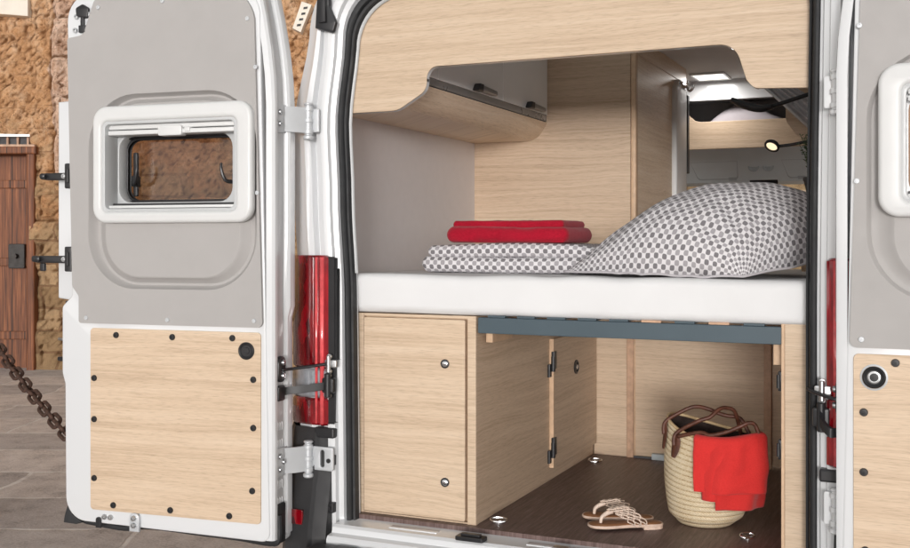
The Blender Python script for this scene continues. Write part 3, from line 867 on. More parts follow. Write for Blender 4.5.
        for zz in (-.04, .0, .04): cyl(bb, K + Vector((0, 0, zz - .008)), K + Vector((0, 0, zz + .008)), .017, 16, bevel=.002)
        cyl(bb, K + Vector((0, 0, -hh * 1.3)), K + Vector((0, 0, -hh)), .019, 16, bevel=.004); cyl(bb, K + Vector((0, 0, hh)), K + Vector((0, 0, hh * 1.2)), .017, 16, bevel=.004)
        # leaf on the pillar
        xi = K.x - side * .0; xo = -.80 if side < 0 else .80
        xa = K.x - side * .008; xb = K.x + (.095 if side < 0 else -.035)
        if side < 0:
            prism(bb, [rrect(min(xa, xb), zc - hh * .8, max(xa, xb), zc + hh * .8, .008), rrect(-.862, zc - .03, -.845, zc + .03, .008)] if big else [rrect(-.905, zc - hh * .8, -.868, zc + hh * .8, .004)], .036, .048, plane_y(0), .003)
        else:
            prism(bb, [rrect(min(xa, xb), zc - hh * .9, max(xa, xb), zc + hh * .9, .006)], .030, .044, plane_y(0), .003)
        hg = obj('hinge', bb, M['galv'] if side < 0 else M['white'], D, True, auto=35)
        for a, z in ((-.058, zc + .022), (-.058, zc - .022), (-.085, zc)) if big else ((-.058, zc + .02), (-.058, zc - .02)):
            place('bolt', BOLT, hg, F(-.0085, z, a), qh)
    # door check and black stay strap
    bb = bmesh.new()
    def FS(a, b_, n): return F(-.002 - n, b_, a)
    prism(bb, [rrect(-.090, 1.052, -.036, 1.142, .027, 8)], .0, .016, FS, .005)
    ck = obj('door_check', bb, M['black'], D, True, auto=40)
    for z in (1.075, 1.12): place('bolt', BOLT, ck, F(-.018, z, -.063), qh)
    if side < 0: tgt = [Vector((-.93, -.12, 1.094)), Vector((-.87, -.07, 1.102)), Vector((-.835, -.045, 1.108))]
    else: tgt = [Vector((.845, -.10, 1.094)), Vector((.80, -.055, 1.10)), Vector((.765, -.02, 1.108))]
    bb = bmesh.new(); tube(bb, smooth_path([F(-.015, 1.094, -.060)] + tgt, 5), .0055, 8, sx=1.6)
    obj('check_cable', bb, M['black'], D, True)
    bb = bmesh.new()
    prism(bb, [rrect(-.086, .988, -.040, 1.04, .006)], .0, .014, FS, .003)
    if side < 0: pth = [F(-.012, 1.015, -.06), Vector((-.955, -.13, 1.016)), Vector((-.90, -.095, 1.022)), Vector((-.845, -.06, 1.030)), Vector((-.82, -.04, 1.034))]
    else: pth = [F(-.012, 1.0, -.06), Vector((.835, -.10, 1.0)), Vector((.81, -.075, 1.02)), Vector((.806, -.055, 1.05)), Vector((.812, -.035, 1.07))]
    P_ = smooth_path(pth, 6)
    loft(bb, [[p + Vector((-.004, -.004, -.013)), p + Vector((.004, .004, -.013)), p + Vector((.004, .004, .013)), p + Vector((-.004, -.004, .013))] for p in P_], True)
    obj('stay_strap', bb, M['black'], D, True, auto=40)
    xa = -.826 if side < 0 else .806
    bb = bmesh.new()
    prism(bb, [rrect(xa - .026, 1.006, xa + .020, 1.06, .008)], .028, .055, plane_y(0), .005)
    cyl(bb, (xa - .002, -.052, .992), (xa - .002, -.052, 1.076), .012, 12, bevel=.003)
    st = obj('strap_anchor', bb, M['black'], D, True, auto=40)
    qy = Matrix((Vector((1, 0, 0)), Vector((0, 0, 1)), Vector((0, -1, 0)))).transposed()
    for z in (.998, 1.068): place('bolt', BOLT, st, (xa, -.045, z), qy)
    bb = bmesh.new()
    prism(bb, [rrect(xa - .022, 1.094, xa + .025, 1.122, .006)], .028, .042, plane_y(0), .003)
    cyl(bb, (xa, -.05, 1.078), (xa, -.05, 1.138), .008, 12, bevel=.002)
    st = obj('check_anchor', bb, M['steel'], D, True, auto=40)
    for z in (1.082, 1.134): place('bolt', BOLT, st, (xa, -.040, z), qy)
    if side < 0:
        for zc, e in ((1.776, .970), (1.471, 1.008)):                     # latch arms sticking out from the free edge
            bb = bmesh.new()
            prism(bb, [rrect(.828, zc - .046, .858, zc + .046, .005)], -.128, -.040, F, .004)
            prism(bb, [rrect(.837, zc - .026, .850, zc + .026, .003)], -.040, -.034, F, .002)
            prism(bb, [fil([(.82, zc - .016, .004), (e - .03, zc - .014, .004), (e, zc - .010, .008), (e, zc + .012, .008), (.82, zc + .012, .004)], 4)], -.062, -.044, F, .004)
            lathe(bb, [(.011, 0), (.011, .012), (.006, .015), (0, .015)], F(e - .02 if zc > 1.6 else e - .035, zc, -.044), nrm, 16)
            if zc < 1.6: prism(bb, [rrect(e - .055, zc - .045, e - .035, zc - .015, .004)], -.062, -.048, F, .003)
            la = obj('latch_arm', bb, M['black'], D, True, auto=40)
            place('bolt', BOLT, la, F(.86, zc - .001, -.0435), q)
        bb = bmesh.new()
        prism(bb, [rrect(.82, 1.245, .858, 1.28, .003)], -.07, -.045, F, .003); prism(bb, [rrect(.82, 1.288, .858, 1.318, .003)], -.07, -.045, F, .003)
        obj('edge_latch', bb, M['black'], D, True, auto=40)
        bb = bmesh.new(); tube(bb, [F(.83, 1.175, -.04), F(.885, 1.178, -.045)], .006, 10); obj('latch_pin', bb, M['steel'], D, True)
        bb = bmesh.new()
        prism(bb, [fil([(.90, .985), (.955, 1.0, .02), (.966, 1.06, .02), (.966, 1.078), (.992, 1.080, .004), (.992, 1.096, .004), (.90, 1.096)], 5)], -.215, -.165, F, .01, 3)
        obj('door_handle', bb, M['black'], D, True, auto=40)
        # lock mechanism in the cut-off top corner
        bb = bmesh.new()
        prism(bb, [fil([(.722, 2.335, .008), (.768, 2.345, .008), (.772, 2.375, .01), (.742, 2.388, .012), (.716, 2.372, .01)], 4)], -.002, .010, F, .003)
        prism(bb, [rrect(.738, 2.305, .752, 2.345, .003)], -.002, .008, F, .002)
        prism(bb, [rrect(.730, 2.285, .758, 2.312, .003)], -.002, .011, F, .002)
        obj('upper_latch', bb, M['black'], D, True, auto=40)
        for s, z in ((.772, 2.345), (.722, 2.352), (.718, 2.318), (.778, 2.296)): place('bolt', BOLT, D, F(s, z, -.002), q)
        bb = bmesh.new(); tube(bb, smooth_path([F(.822, 2.26, -.042), F(.823, 2.34, -.042), F(.80, 2.40, -.042), F(.74, 2.436, -.042), F(.69, 2.44, -.042)], 6), .010, 8)
        obj('corner_seal', bb, M['rubber'], D, True)
    return D
rear_door((-.95, -.229), (-.9935, -.114), (.114, -.9935), -1, 0)
rear_door((.864, -.12), (1, .0), (0, -1), 1, .045)

# ---- linings, floor, header ------------------------------------------------------
b = bmesh.new(); box(b, -.90, .03, .535, .90, 4.3, .575); floor = obj('load_floor', b, M['floor'], van)
b = bmesh.new(); box(b, -.915, .075, 1.20, -.90, 1.42, 2.46, 0)
obj('side_lining', b, M['lining'], van)
b = bmesh.new(); box(b, .90, .075, .575, .915, 2.94, 2.46); box(b, -.915, 1.42, .575, -.90, 2.94, 2.46); obj('side_lining', b, M['lining'], van)
b = bmesh.new(); box(b, -.915, .03, 2.46, .915, .19, 2.475); box(b, -.915, .19, 2.46, -.42, 1.38, 2.475); box(b, .62, .19, 2.46, .915, 1.38, 2.475); box(b, -.915, 1.38, 2.46, .915, 2.9, 2.475); obj('ceiling_lining', b, M['ceiling'], van)  # left open below the added skylight
b = bmesh.new()
hp = [(-.826, 1.990), (-.60, 1.990, .09), (-.487, 2.055, .05), (-.487, 2.134, .06), (-.40, 2.1335), (.548, 2.1335, .065), (.583, 2.02, .03), (.605, 1.995, .03), (.815, 1.985), (.815, 2.45), (-.66, 2.45, .05), (-.775, 2.35, .08), (-.822, 2.05)]
prism(b, [fil(hp, 8)], -.018, .0, plane_y(.035), .001)
hd = obj('header_panel', b, M['wood'], van)
b = bmesh.new()
ed = [Vector((x, .053, z)) for x, z in fil(hp, 8)]
i0 = 0
low = ed[:max(i for i, p in enumerate(ed) if p.z < 2.15 and p.x > .5)]
loft(b, [[p + Vector((0, -.016, -.0015)) for p in low], [p + Vector((0, .002, -.0015)) for p in low]], False)
obj('edge_trim', b, M['white'], hd, True)
def lashing(x, y, rot):
    bb = bmesh.new()
    pts = [Vector((x + .028 * math.cos(a) * math.cos(rot) - .016 * math.sin(a) * math.sin(rot), y + .028 * math.cos(a) * math.sin(rot) + .016 * math.sin(a) * math.cos(rot), .583 + .004 * math.sin(a))) for a in [2 * PI * k / 22 for k in range(22)]]
    tube(bb, pts, .0035, 8, closed=True)
    lathe(bb, [(.022, 0), (.022, .003), (.014, .006), (.005, .004), (0, .004)], (x, y, .575), n=20)
    obj('lashing_ring', bb, M['chrome'], floor, True, auto=40)
lashing(-.255, 1.235, .3); lashing(-.262, .135, .2); lashing(.545, .285, 1.0)

# cab overhead console and cab roof
b = bmesh.new()
rgs = []
cp = [(3.46, 2.20), (3.54, 2.145), (3.62, 2.08), (3.775, 1.945), (3.80, 1.925), (4.3, 1.93)]
loft(b, [[Vector((x, y, z)) for y, z in cp] for x in (-.9, .9)], False)
con = obj('cab_console', b, M['console'], van, True, auto=20)
PC = lambda a, b_, n: Vector((a, 3.62 + (2.08 - b_) * 1.148 - n * .65, b_ + n * .75))
for x0, x1, xs_ in ((-.36, -.05, -.13), (.21, .62, .30)):
    b = bmesh.new()
    prism(b, [fil([(x0, 2.055), (x1, 2.055), (x1 - .015, 1.94, .02), (x0 + .03, 1.94, .02)], 4), fil([(x0 + .012, 2.045), (x1 - .012, 2.045), (x1 - .028, 1.952, .02), (x0 + .04, 1.952, .02)], 4)], .0, .03, PC, .004)
    prism(b, [rrect(xs_, 1.935, xs_ + .05, 1.955, .003)], .0, .034, PC)
    obj('stowage_tray', b, M['console_dark'], con)
b = bmesh.new()
prism(b, [fil([(-.035, 2.03), (.20, 2.03), (.185, 1.93, .02), (-.015, 1.93, .02)], 4)], .0, .045, PC, .008)
m = obj('lamp_module', b, M['console'], con, True, auto=40)
for x in (.04, .13):
    b = bmesh.new(); lathe(b, [(.036, 0), (.036, .008), (.028, .010), (.024, .004), (0, .004)], PC(x, 1.985, .045), (0, -1, 0), 24); obj('map_light', b, M['console_dark'], m, True, auto=40)
b = bmesh.new(); prism(b, [rrect(.0, 1.905, .175, 1.935, .008)], .0, .05, PC, .006); obj('mirror_base', b, M['black'], m, True, auto=40)
# ================================================================== FURNITURE
WS = M['wood_shaded']
cab = thing('storage_cabinet', 'light oak storage cabinet left of the floor with front flap and side door', 'cabinet', (-.55, .06, .575))
b = bmesh.new()
board(b, -.345, .575, -.314, 1.282, -.02, .002, plane_y(.06))                       # front edge of the side panel
board(b, -.84, .575, -.748, 1.282, -.018, .0, plane_y(.06))
board(b, -.747, 1.272, -.346, 1.282, -.018, -.001, plane_y(.06))
board(b, -.747, .5755, -.346, .581, -.018, -.001, plane_y(.06))
obj('front_frame', b, M['wood'], cab)
b = bmesh.new(); box(b, -.86, .083, .577, -.316, 1.39, 1.28); obj('carcass', b, M['wood_edge'], cab)
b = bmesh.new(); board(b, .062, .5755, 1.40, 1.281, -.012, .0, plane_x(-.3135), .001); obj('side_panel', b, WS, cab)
b = bmesh.new(); board(b, -.744, .584, -.353, 1.268, -.012, .006, plane_y(.06), .002, .006)
fd = obj('front_flap', b, M['wood'], cab)
for z in (1.117, .712):
    b = bmesh.new(); c = Vector((-.426, .054, z))
    lathe(b, [(.0155, -.001), (.0155, .005), (.012, .006), (.0115, .002)], c, (0, -1, 0), 24, False); lk = obj('lock_ring', b, M['black'], fd, True, auto=40)
    b = bmesh.new(); lathe(b, [(.0115, 0), (.0115, .005), (.009, .007), (0, .0072)], c, (0, -1, 0), 24); obj('lock_button', b, M['chrome'], fd, True, auto=40)
b = bmesh.new(); board(b, .812, .628, 1.392, 1.145, .001, .018, plane_x(-.3135), .0015)
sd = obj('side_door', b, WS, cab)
b = bmesh.new(); board(b, .800, .628, .8115, 1.145, .001, .0185, plane_x(-.3135), .001); obj('door_edge', b, M['wood_edge'], sd)
for z in (1.045, .70):
    b = bmesh.new()
    board(b, .775, z - .052, .80, z + .0, .001, .012, plane_x(-.3135), .003); board(b, .79, z - .02, .822, z + .05, .012, .026, plane_x(-.3135), .003); cyl(b, (-.295, .797, z - .03), (-.295, .797, z + .03), .009, 12)
    obj('hinge', b, M['black'], sd, True, auto=40)
b = bmesh.new(); lathe(b, [(.030, 0), (.030, .004), (.022, .006), (.020, .002), (.0, .002)], (-.2955, 1.092, 1.003), (1, 0, 0), 24); lk = obj('finger_pull', b, M['black'], sd, True, auto=40)
b = bmesh.new(); lathe(b, [(.010, 0), (.010, .004), (0, .005)], (-.2935, 1.092, 1.003), (1, 0, 0), 20); obj('lock_button', b, M['steel'], lk, True, auto=40)

cab = thing('storage_cabinet', 'narrow oak storage cabinet at the right beside the straw bag', 'cabinet', (.78, .06, .575))
b = bmesh.new(); board(b, .690, .5755, .90, 1.292, -.018, .0, plane_y(.06)); obj('front_panel', b, M['wood'], cab)
b = bmesh.new(); box(b, .683, .079, .577, .90, 1.39, 1.29); obj('carcass', b, M['wood_edge'], cab)
b = bmesh.new(); board(b, .680, .5755, .6895, 1.292, -.015, .001, plane_y(.06)); obj('edge_strip', b, M['wood_edge'], cab)
for z in (1.115, .91):
    b = bmesh.new(); box(b, .670, .064, z - .03, .6825, .09, z + .03, .003); cyl(b, (.672, .06, z - .02), (.672, .06, z + .02), .006, 10); obj('hinge', b, M['black'], cab, True, auto=40)

bp = thing('back_board', 'oak back board with two upright battens closing the space under the bed', 'panel', (.2, 1.4, .575))
b = bmesh.new(); board(b, -.31, .5755, -.156, 1.28, -.015, .0, plane_y(1.4)); board(b, -.124, .584, .437, 1.28, -.015, .0, plane_y(1.4)); board(b, .470, .584, .70, 1.28, -.015, .0, plane_y(1.4)); board(b, -.9, 1.27, .9, 1.40, -.016, -.001, plane_y(1.4))
obj('board', b, M['wood'], bp)
for x0, x1 in ((-.155, -.125), (.438, .468)):
    b = bmesh.new(); board(b, x0, .5752, x1, 1.279, -.015, .016, plane_y(1.4), .002); obj('batten', b, M['edge_pink'], bp)
b = bmesh.new(); box(b, -.04, 1.37, .5755, .09, 1.40, .603, .004); obj('floor_block', b, M['console_dark'], bp)
b = bmesh.new(); box(b, -.13, 1.392, .5755, .437, 1.399, .5835); obj('painted_gap_shade', b, M['dark'], bp)  # dark strip painting the shade in the gap under the board

# bathroom cell: partition at the far side of the bed and its aisle wall
pt = thing('bathroom_partition', 'oak bathroom partition beyond the bed with a white rounded door edge', 'partition', (-.5, 1.4, 1.3))
b = bmesh.new(); board(b, -.90, 1.28, -.142, 2.46, -.02, .0, plane_y(1.4)); obj('rear_wall', b, M['wood_shaded'], pt)
b = bmesh.new(); prism(b, [[(-.141, .58), (-.116, .58), (-.116, 2.46), (-.141, 2.46)]], -.04, .003, plane_y(1.4), .008, 3); obj('corner_post', b, M['wood_edge'], pt, True, auto=40)
b = bmesh.new(); board(b, 1.441, .58, 2.10, 2.375, -.02, .0, plane_x(-.118)); board(b, 1.441, 2.378, 2.45, 2.46, -.02, -.001, plane_x(-.118)); board(b, 2.101, .58, 2.45, 2.378, -.03, -.004, plane_x(-.118)); obj('aisle_wall', b, M['wood_brightened'], pt)
b = bmesh.new(); prism(b, [fil([(2.125, .58), (2.36, .58), (2.36, 2.31, .0), (2.36, 2.345, .02), (2.30, 2.372, .06), (2.19, 2.372, .06), (2.125, 2.32, .05)], 6)], -.02, .022, plane_x(-.118), .01, 3); obj('door_edge', b, M['frame'], pt, True, auto=40)
b = bmesh.new(); box(b, -.115, 2.405, 1.9, -.10, 2.44, 2.315, .003); obj('door_gasket', b, M['black'], pt)
b = bmesh.new()
for y in (2.17, 2.30):
    tube(b, smooth_path([(-.094, y, 2.345), (-.080, y - .01, 2.345), (-.072, y - .02, 2.325), (-.06, y - .03, 2.318), (-.045, y - .035, 2.33), (-.04, y - .035, 2.35)], 5), .007, 8)
box(b, -.098, 2.15, 2.33, -.090, 2.32, 2.36, .003)
obj('coat_hook', b, M['chrome'], pt, True, auto=40)

# overhead cupboard on the left
oc = thing('overhead_cabinet', 'glossy grey overhead cabinet with rounded oak underside above the bed', 'cabinet', (-.7, .7, 2.0))
b = bmesh.new()
pr = fil([(-.90, 2.004), (-.585, 2.004, .085), (-.533, 2.085), (-.556, 2.085), (-.556, 2.455), (-.90, 2.455)], 10)
V = loft(b, [[Vector((x, y, z)) for x, z in pr] for y in (.058, 1.398)], True); b.faces.new(V[0][::-1]); b.faces.new(V[1])
obj('carcass', b, M['wood_brightened'], oc, True, auto=30)
b = bmesh.new(); box(b, -.555, .06, 2.0855, -.541, 1.3975, 2.091); obj('painted_shadow_line', b, M['dark'], oc)  # dark strip drawn in for shade between oak underside and doors
b = bmesh.new(); box(b, -.554, .06, 2.0915, -.536, 1.3975, 2.118, .002); obj('metal_strip', b, M['greystrip'], oc)
for y0, y1 in ((.06, .2205), (.2235, .8485), (.8515, 1.3965)):
    b = bmesh.new(); board(b, y0, 2.119, y1, 2.455, -.016, .0, plane_x(-.532), .0015); dr = obj('cupboard_door', b, M['gloss'], oc)
    if y0 > .2:
        ym = y0 + (y1 - y0) * .62
        b = bmesh.new()
        prism(b, [fil([(ym - .07, 2.122, .006), (ym + .12, 2.122, .006), (ym + .12, 2.142, .008), (ym - .05, 2.148, .006)], 4)], .0, .026, plane_x(-.532), .006, 3)
        obj('door_handle', b, M['handle'], dr, True, auto=40)
        b = bmesh.new(); prism(b, [fil([(ym - .085, 2.120, .004), (ym - .03, 2.120), (ym - .025, 2.150), (ym - .06, 2.150, .006)], 3)], .0, .028, plane_x(-.5325), .004); obj('handle_grip', b, M['black'], dr)

# ceiling lamp, alcove over the cab passage
cl = thing('ceiling_light', 'square lit ceiling light in the grey roof lining over the aisle', 'ceiling light', (-.02, 2.7, 2.46))
b = bmesh.new(); prism(b, [rrect(-.135, 2.585, .055, 2.83, .012), rrect(-.122, 2.60, .042, 2.815, .008)], -.014, -.001, plane_z(2.46), .004); obj('lamp_housing', b, M['white'], cl)
b = bmesh.new(); prism(b, [rrect(-.121, 2.601, .041, 2.814, .008)], -.010, -.003, plane_z(2.46)); obj('diffuser', b, M['lamp'], cl)

al = thing('overcab_locker', 'oak fronted open locker above the cab passage holding bedding', 'locker', (.2, 2.9, 2.1))
b = bmesh.new()
prism(b, [fil([(-.30, 2.068), (.90, 2.068), (.90, 2.225), (-.13, 2.225, .0), (-.165, 2.232, .03), (-.206, 2.27, .03), (-.206, 2.345), (-.30, 2.345)], 5)], -.02, .0, plane_y(2.9), .002); obj('front_board', b, M['wood'], al)
b = bmesh.new(); box(b, -.30, 2.886, 2.345, .90, 2.93, 2.46); box(b, -.30, 2.878, 2.345, .90, 2.886, 2.352); obj('top_band', b, M['white'], al)
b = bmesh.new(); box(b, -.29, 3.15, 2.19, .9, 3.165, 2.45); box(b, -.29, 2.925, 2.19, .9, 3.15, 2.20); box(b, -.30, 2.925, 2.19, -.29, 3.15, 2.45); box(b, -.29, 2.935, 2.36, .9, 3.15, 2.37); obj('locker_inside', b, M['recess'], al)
b = bmesh.new()
n = 26
Gd = [[None] * (n + 1) for _ in range(n + 1)]
for i in range(n + 1):
    for j in range(n + 1):
        u_, v_ = i / n, j / n
        h = .135 * (max(0, math.sin(PI * u_)) ** .45) * (.35 + .65 * math.sin(PI * min(1, u_ * .9 + .12))) * max(0, math.sin(PI * v_)) ** .5
        h += .03 * noise.noise(Vector((u_ * 7, v_ * 3, 2))) * math.sin(PI * u_) * math.sin(PI * v_)
        Gd[i][j] = b.verts.new((-.12 + .46 * u_, 2.935 + .2 * v_, 2.201 + h))
for i in range(n):
    for j in range(n): b.faces.new((Gd[i][j], Gd[i + 1][j], Gd[i + 1][j + 1], Gd[i][j + 1]))
tag(obj('bedding', b, M['bed_in'], None, True, base=(.1, 3.1, 2.2)), 'crumpled lilac grey bedding stored in the locker above the cab', 'bedding')
fp = thing('aisle_side_board', 'small oak board at the left of the cab passage under the locker', 'panel', (-.33, 3.2, .58))
b = bmesh.new(); prism(b, [fil([(-.46, .58), (-.30, .58), (-.30, 1.95), (-.335, 2.06, .04), (-.46, 2.07)], 4)], -.02, .0, plane_y(3.2), .002); obj('board', b, M['wood'], fp)

# curtain gathered at the right and rounded oak panel behind it
cu = thing('gathered_curtain', 'grey pleated curtain drawn diagonally beside the black reading lamp', 'curtain', (.55, 1.5, 2.1))
b = bmesh.new()
rows_ = []
for j in range(15):
    t_ = j / 14
    L0 = Vector((.425 + .215 * t_, 1.46, 2.21 - .215 * t_)); R0 = Vector((.53 + .17 * t_, 1.46, 2.21 - .12 * t_))
    rows_.append([L0.lerp(R0, k / 24) + Vector((0, .012 * math.sin(k / 24 * 2 * PI * 4.5), 0)) for k in range(25)])
loft(b, rows_, False); obj('cloth', b, M['curtain'], cu, True)
b = bmesh.new(); tube(b, [(.415, 1.45, 2.215), (.64, 1.45, 1.99)], .006, 8); obj('hem', b, M['white'], cu, True)
rp = thing('rounded_side_panel', 'oak panel with rounded lower corner beside the curtain on the right', 'panel', (.7, 1.56, 2.0))
b = bmesh.new(); prism(b, [fil([(.50, 2.46), (.505, 2.06, .06), (.56, 1.985, .05), (.66, 1.975), (.90, 1.975), (.90, 2.46)], 6)], -.018, .0, plane_y(1.56), .002); obj('panel_board', b, M['wood'], rp)

# reading lamps
def px_y(x, z, y): return Vector((x, y, z))
rl = thing('reading_lamp', 'black gooseneck reading lamp with long flat head above the pillow', 'lamp', (.70, 1.2, 2.12))
b = bmesh.new()
tube(b, smooth_path([(.72, 1.2, 2.135), (.66, 1.2, 2.128), (.60, 1.2, 2.112), (.53, 1.2, 2.092), (.47, 1.2, 2.078)], 6), .0085, 10)
lathe(b, [(.022, -.012), (.022, .0), (.012, .008), (0, .008)], (.72, 1.2, 2.135), (-1, 0, 0), 18); obj('gooseneck', b, M['black'], rl, True, auto=40)
b = bmesh.new()
P_ = smooth_path([(.50, 1.2, 2.083), (.455, 1.2, 2.076), (.41, 1.2, 2.086), (.365, 1.2, 2.104), (.335, 1.2, 2.118)], 6)
tube(b, P_, lambda t: .011 + .006 * math.sin(PI * min(1, t * 1.05)), 12, sx=1.9); obj('lamp_head', b, M['black'], rl, True)
b = bmesh.new(); cyl(b, (.79, 1.2, 2.135), (.73, 1.2, 2.135), .012, 10); obj('wall_mount', b, M['black'], rl, True)
rl = thing('reading_lamp', 'lit round black reading lamp on a gooseneck above the potted plant', 'lamp', (.70, 1.2, 1.94))
b = bmesh.new()
tube(b, smooth_path([(.79, 1.2, 1.975), (.70, 1.2, 1.962), (.645, 1.2, 1.940), (.58, 1.2, 1.926), (.515, 1.2, 1.920)], 6), .0065, 10); obj('gooseneck', b, M['black'], rl, True)
b = bmesh.new(); ax = Vector((-.22, -.52, -.60)); c = Vector((.498, 1.19, 1.922))
lathe(b, [(.0, -.012), (.024, -.012), (.031, -.004), (.031, .004), (.023, .006), (.022, .001)], c, ax, 26, False); hd_ = obj('lamp_head', b, M['black'], rl, True, auto=40)
b = bmesh.new(); lathe(b, [(.0225, .0), (.0225, .002), (0, .003)], c, ax, 24); obj('lamp_lens', b, M['lens_lit'], hd_)

# plant on the kitchen unit
ku = thing('side_unit', 'oak side unit behind the pillow carrying the potted herb', 'cabinet', (.72, 1.1, .58))
b = bmesh.new(); board(b, .63, 1.295, .90, 1.70, -.015, .0, plane_y(1.02)); box(b, .63, 1.0365, 1.295, .90, 1.39, 1.70); obj('carcass', b, M['wood'], ku)
b = bmesh.new(); box(b, .62, 1.01, 1.7005, .90, 1.395, 1.725, .003); obj('worktop', b, M['wood_edge'], ku)
pl = thing('potted_plant', 'small green herb in a dark pot above the patterned pillow', 'plant', (.672, 1.08, 1.725))
b = bmesh.new(); lathe(b, [(.030, 0), (.040, .045), (.043, .048), (.043, .06), (.038, .06), (.036, .05), (0, .05)], (.672, 1.08, 1.725), n=24); obj('pot', b, M['pot'], pl, True, auto=40)
b = bmesh.new(); bs = bmesh.new()
for k in range(34):
    a = random.uniform(0, 2 * PI); sp = random.uniform(.005, .055); h = random.uniform(.08, .19)
    base = Vector((.672 + random.uniform(-.012, .012), 1.08 + random.uniform(-.012, .012), 1.772))
    tip = base + Vector((math.cos(a) * sp, math.sin(a) * sp, h))
    midp = base.lerp(tip, .5) + Vector((-math.cos(a) * .004, -math.sin(a) * .004, .012))
    P_ = smooth_path([base, midp, tip], 5); tube(bs, P_, .0011, 5)
    for j in range(26):
        t_ = random.uniform(.18, 1); p = P_[min(len(P_) - 1, int(t_ * (len(P_) - 1)))]
        aa = random.uniform(0, 2 * PI); d = Vector((math.cos(aa), math.sin(aa), random.uniform(.2, 1.0))).normalized()
        L_ = random.uniform(.009, .018); s_ = d.orthogonal().normalized() * L_ * .17
        b.faces.new([b.verts.new(p), b.verts.new(p + d * L_ * .5 + s_), b.verts.new(p + d * L_), b.verts.new(p + d * L_ * .5 - s_)])
obj('foliage', b, M['leaf'], pl); obj('stem', bs, M['leaf'], pl)

# ---- bed ------------------------------------------------------------------------
bf = thing('bed_frame', 'dark blue grey bed rail with wooden slats under the mattress', 'bed frame', (.2, .1, 1.22))
b = bmesh.new(); prism(b, [rrect(-.304, 1.226, .681, 1.279, .004)], -.03, .0, plane_y(.052), .002); obj('front_rail', b, M['blue'], bf)
b = bmesh.new(); box(b, -.304, 1.33, 1.226, .681, 1.36, 1.279); obj('rear_rail', b, M['blue'], bf)
for k in range(9):
    x = -.27 + k * .105
    b = bmesh.new(); box(b, x, .056, 1.2795, x + .062, 1.38, 1.2868, .001); obj('slat', b, M['edge_pink'] if k % 2 and k > 3 else M['blue'], bf)
b = bmesh.new(); box(b, -.300, .115, 1.19, -.276, .30, 1.2255, .001); obj('support_block', b, M['wood_edge'], bf)
b = bmesh.new(); box(b, .652, .10, 1.16, .678, .20, 1.2255, .001); obj('support_block', b, M['wood_edge'], bf)

def soft_slab(b, x0, x1, y0, y1, z0, z1, r, amp, fr, nx=60, ny=30, nr=7, seed=0, uvscale=None, sag=None):
    """rounded soft slab built as a closed tube of cross-sections along X"""
    sec = []
    hz = (z1 - z0); rr = min(r, hz / 2 - .0005, (y1 - y0) / 2)
    yz = fil([(y1, z0, rr), (y1, z1, rr), (y0, z1, rr), (y0, z0, rr)], nr)
    out = []
    L = len(yz)
    for i in range(L):
        p, q = Vector(yz[i]), Vector(yz[(i + 1) % L]); d = (q - p).length
        m = max(1, int(d / .025))
        for k in range(m): out.append(p.lerp(q, k / m))
    cum = [0]
    for i in range(1, len(out)): cum.append(cum[-1] + (out[i] - out[i - 1]).length)
    cy, cz = (y0 + y1) / 2, (z0 + z1) / 2
    uv = b.loops.layers.uv.verify()
    xs = []
    for k in range(6): xs.append((x0 + rr * (1 - math.cos(k / 6 * PI / 2)), math.sin(k / 6 * PI / 2)))
    for k in range(nx + 1): xs.append((x0 + rr + (x1 - x0 - 2 * rr) * k / nx, 1))
    for k in range(5, -1, -1): xs.append((x1 - rr * (1 - math.cos(k / 6 * PI / 2)), math.sin(k / 6 * PI / 2)))
    V = []
    for x, s in xs:
        row = []
        ins = rr * (1 - s)
        for p in out:
            sy = ((y1 - y0) / 2 - ins) / ((y1 - y0) / 2); sz = (hz / 2 - ins) / (hz / 2)
            q = Vector((x, cy + (p.x - cy) * sy, cz + (p.y - cz) * max(.02, sz)))
            w = noise.fractal(q * fr + Vector((seed, 0, 0)), 1.0, 2.0, 3) * amp
            nn = Vector((0, p.x - cy, (p.y - cz) * 2)).normalized()
            q += nn * w * (1 if q.z > z0 + .004 else .15)
            if sag: q.z += sag(q.x, q.y) * (.25 + .75 * max(0, min(1, (q.z - z0) / hz)))
            row.append(b.verts.new(q))
        V.append(row)
    n_ = len(out)
    for i in range(len(V) - 1):
        for k in range(n_):
            f = b.faces.new((V[i][k], V[i][(k + 1) % n_], V[i + 1][(k + 1) % n_], V[i + 1][k]))
            cu_ = [cum[k], cum[k] + (out[(k + 1) % n_] - out[k]).length]
            co_ = [(xs[i][0], cu_[0]), (xs[i][0], cu_[1]), (xs[i + 1][0], cu_[1]), (xs[i + 1][0], cu_[0])]
            e0 = x0 + rr; 
            for lp, c_ in zip(f.loops, co_): lp[uv].uv = c_
    b.faces.new(V[0]); b.faces.new(V[-1][::-1])
    return b
MT = 1.421
b = bmesh.new(); soft_slab(b, -.83, .83, .046, 1.39, 1.2845, MT, .030, .0065, 5, 110, seed=3, sag=lambda x, y: .0025 * math.sin(x * 17 + 2 * math.sin(x * 5)) * max(0, 1 - (y - .05) / .3) - .006 * math.exp(-((x - .3) / .4) ** 2 - ((y - .5) / .35) ** 2))
tag(obj('mattress', b, M['sheet'], None, True, base=(0, .7, 1.29)), 'thick mattress under a plain white fitted sheet across the van', 'mattress')

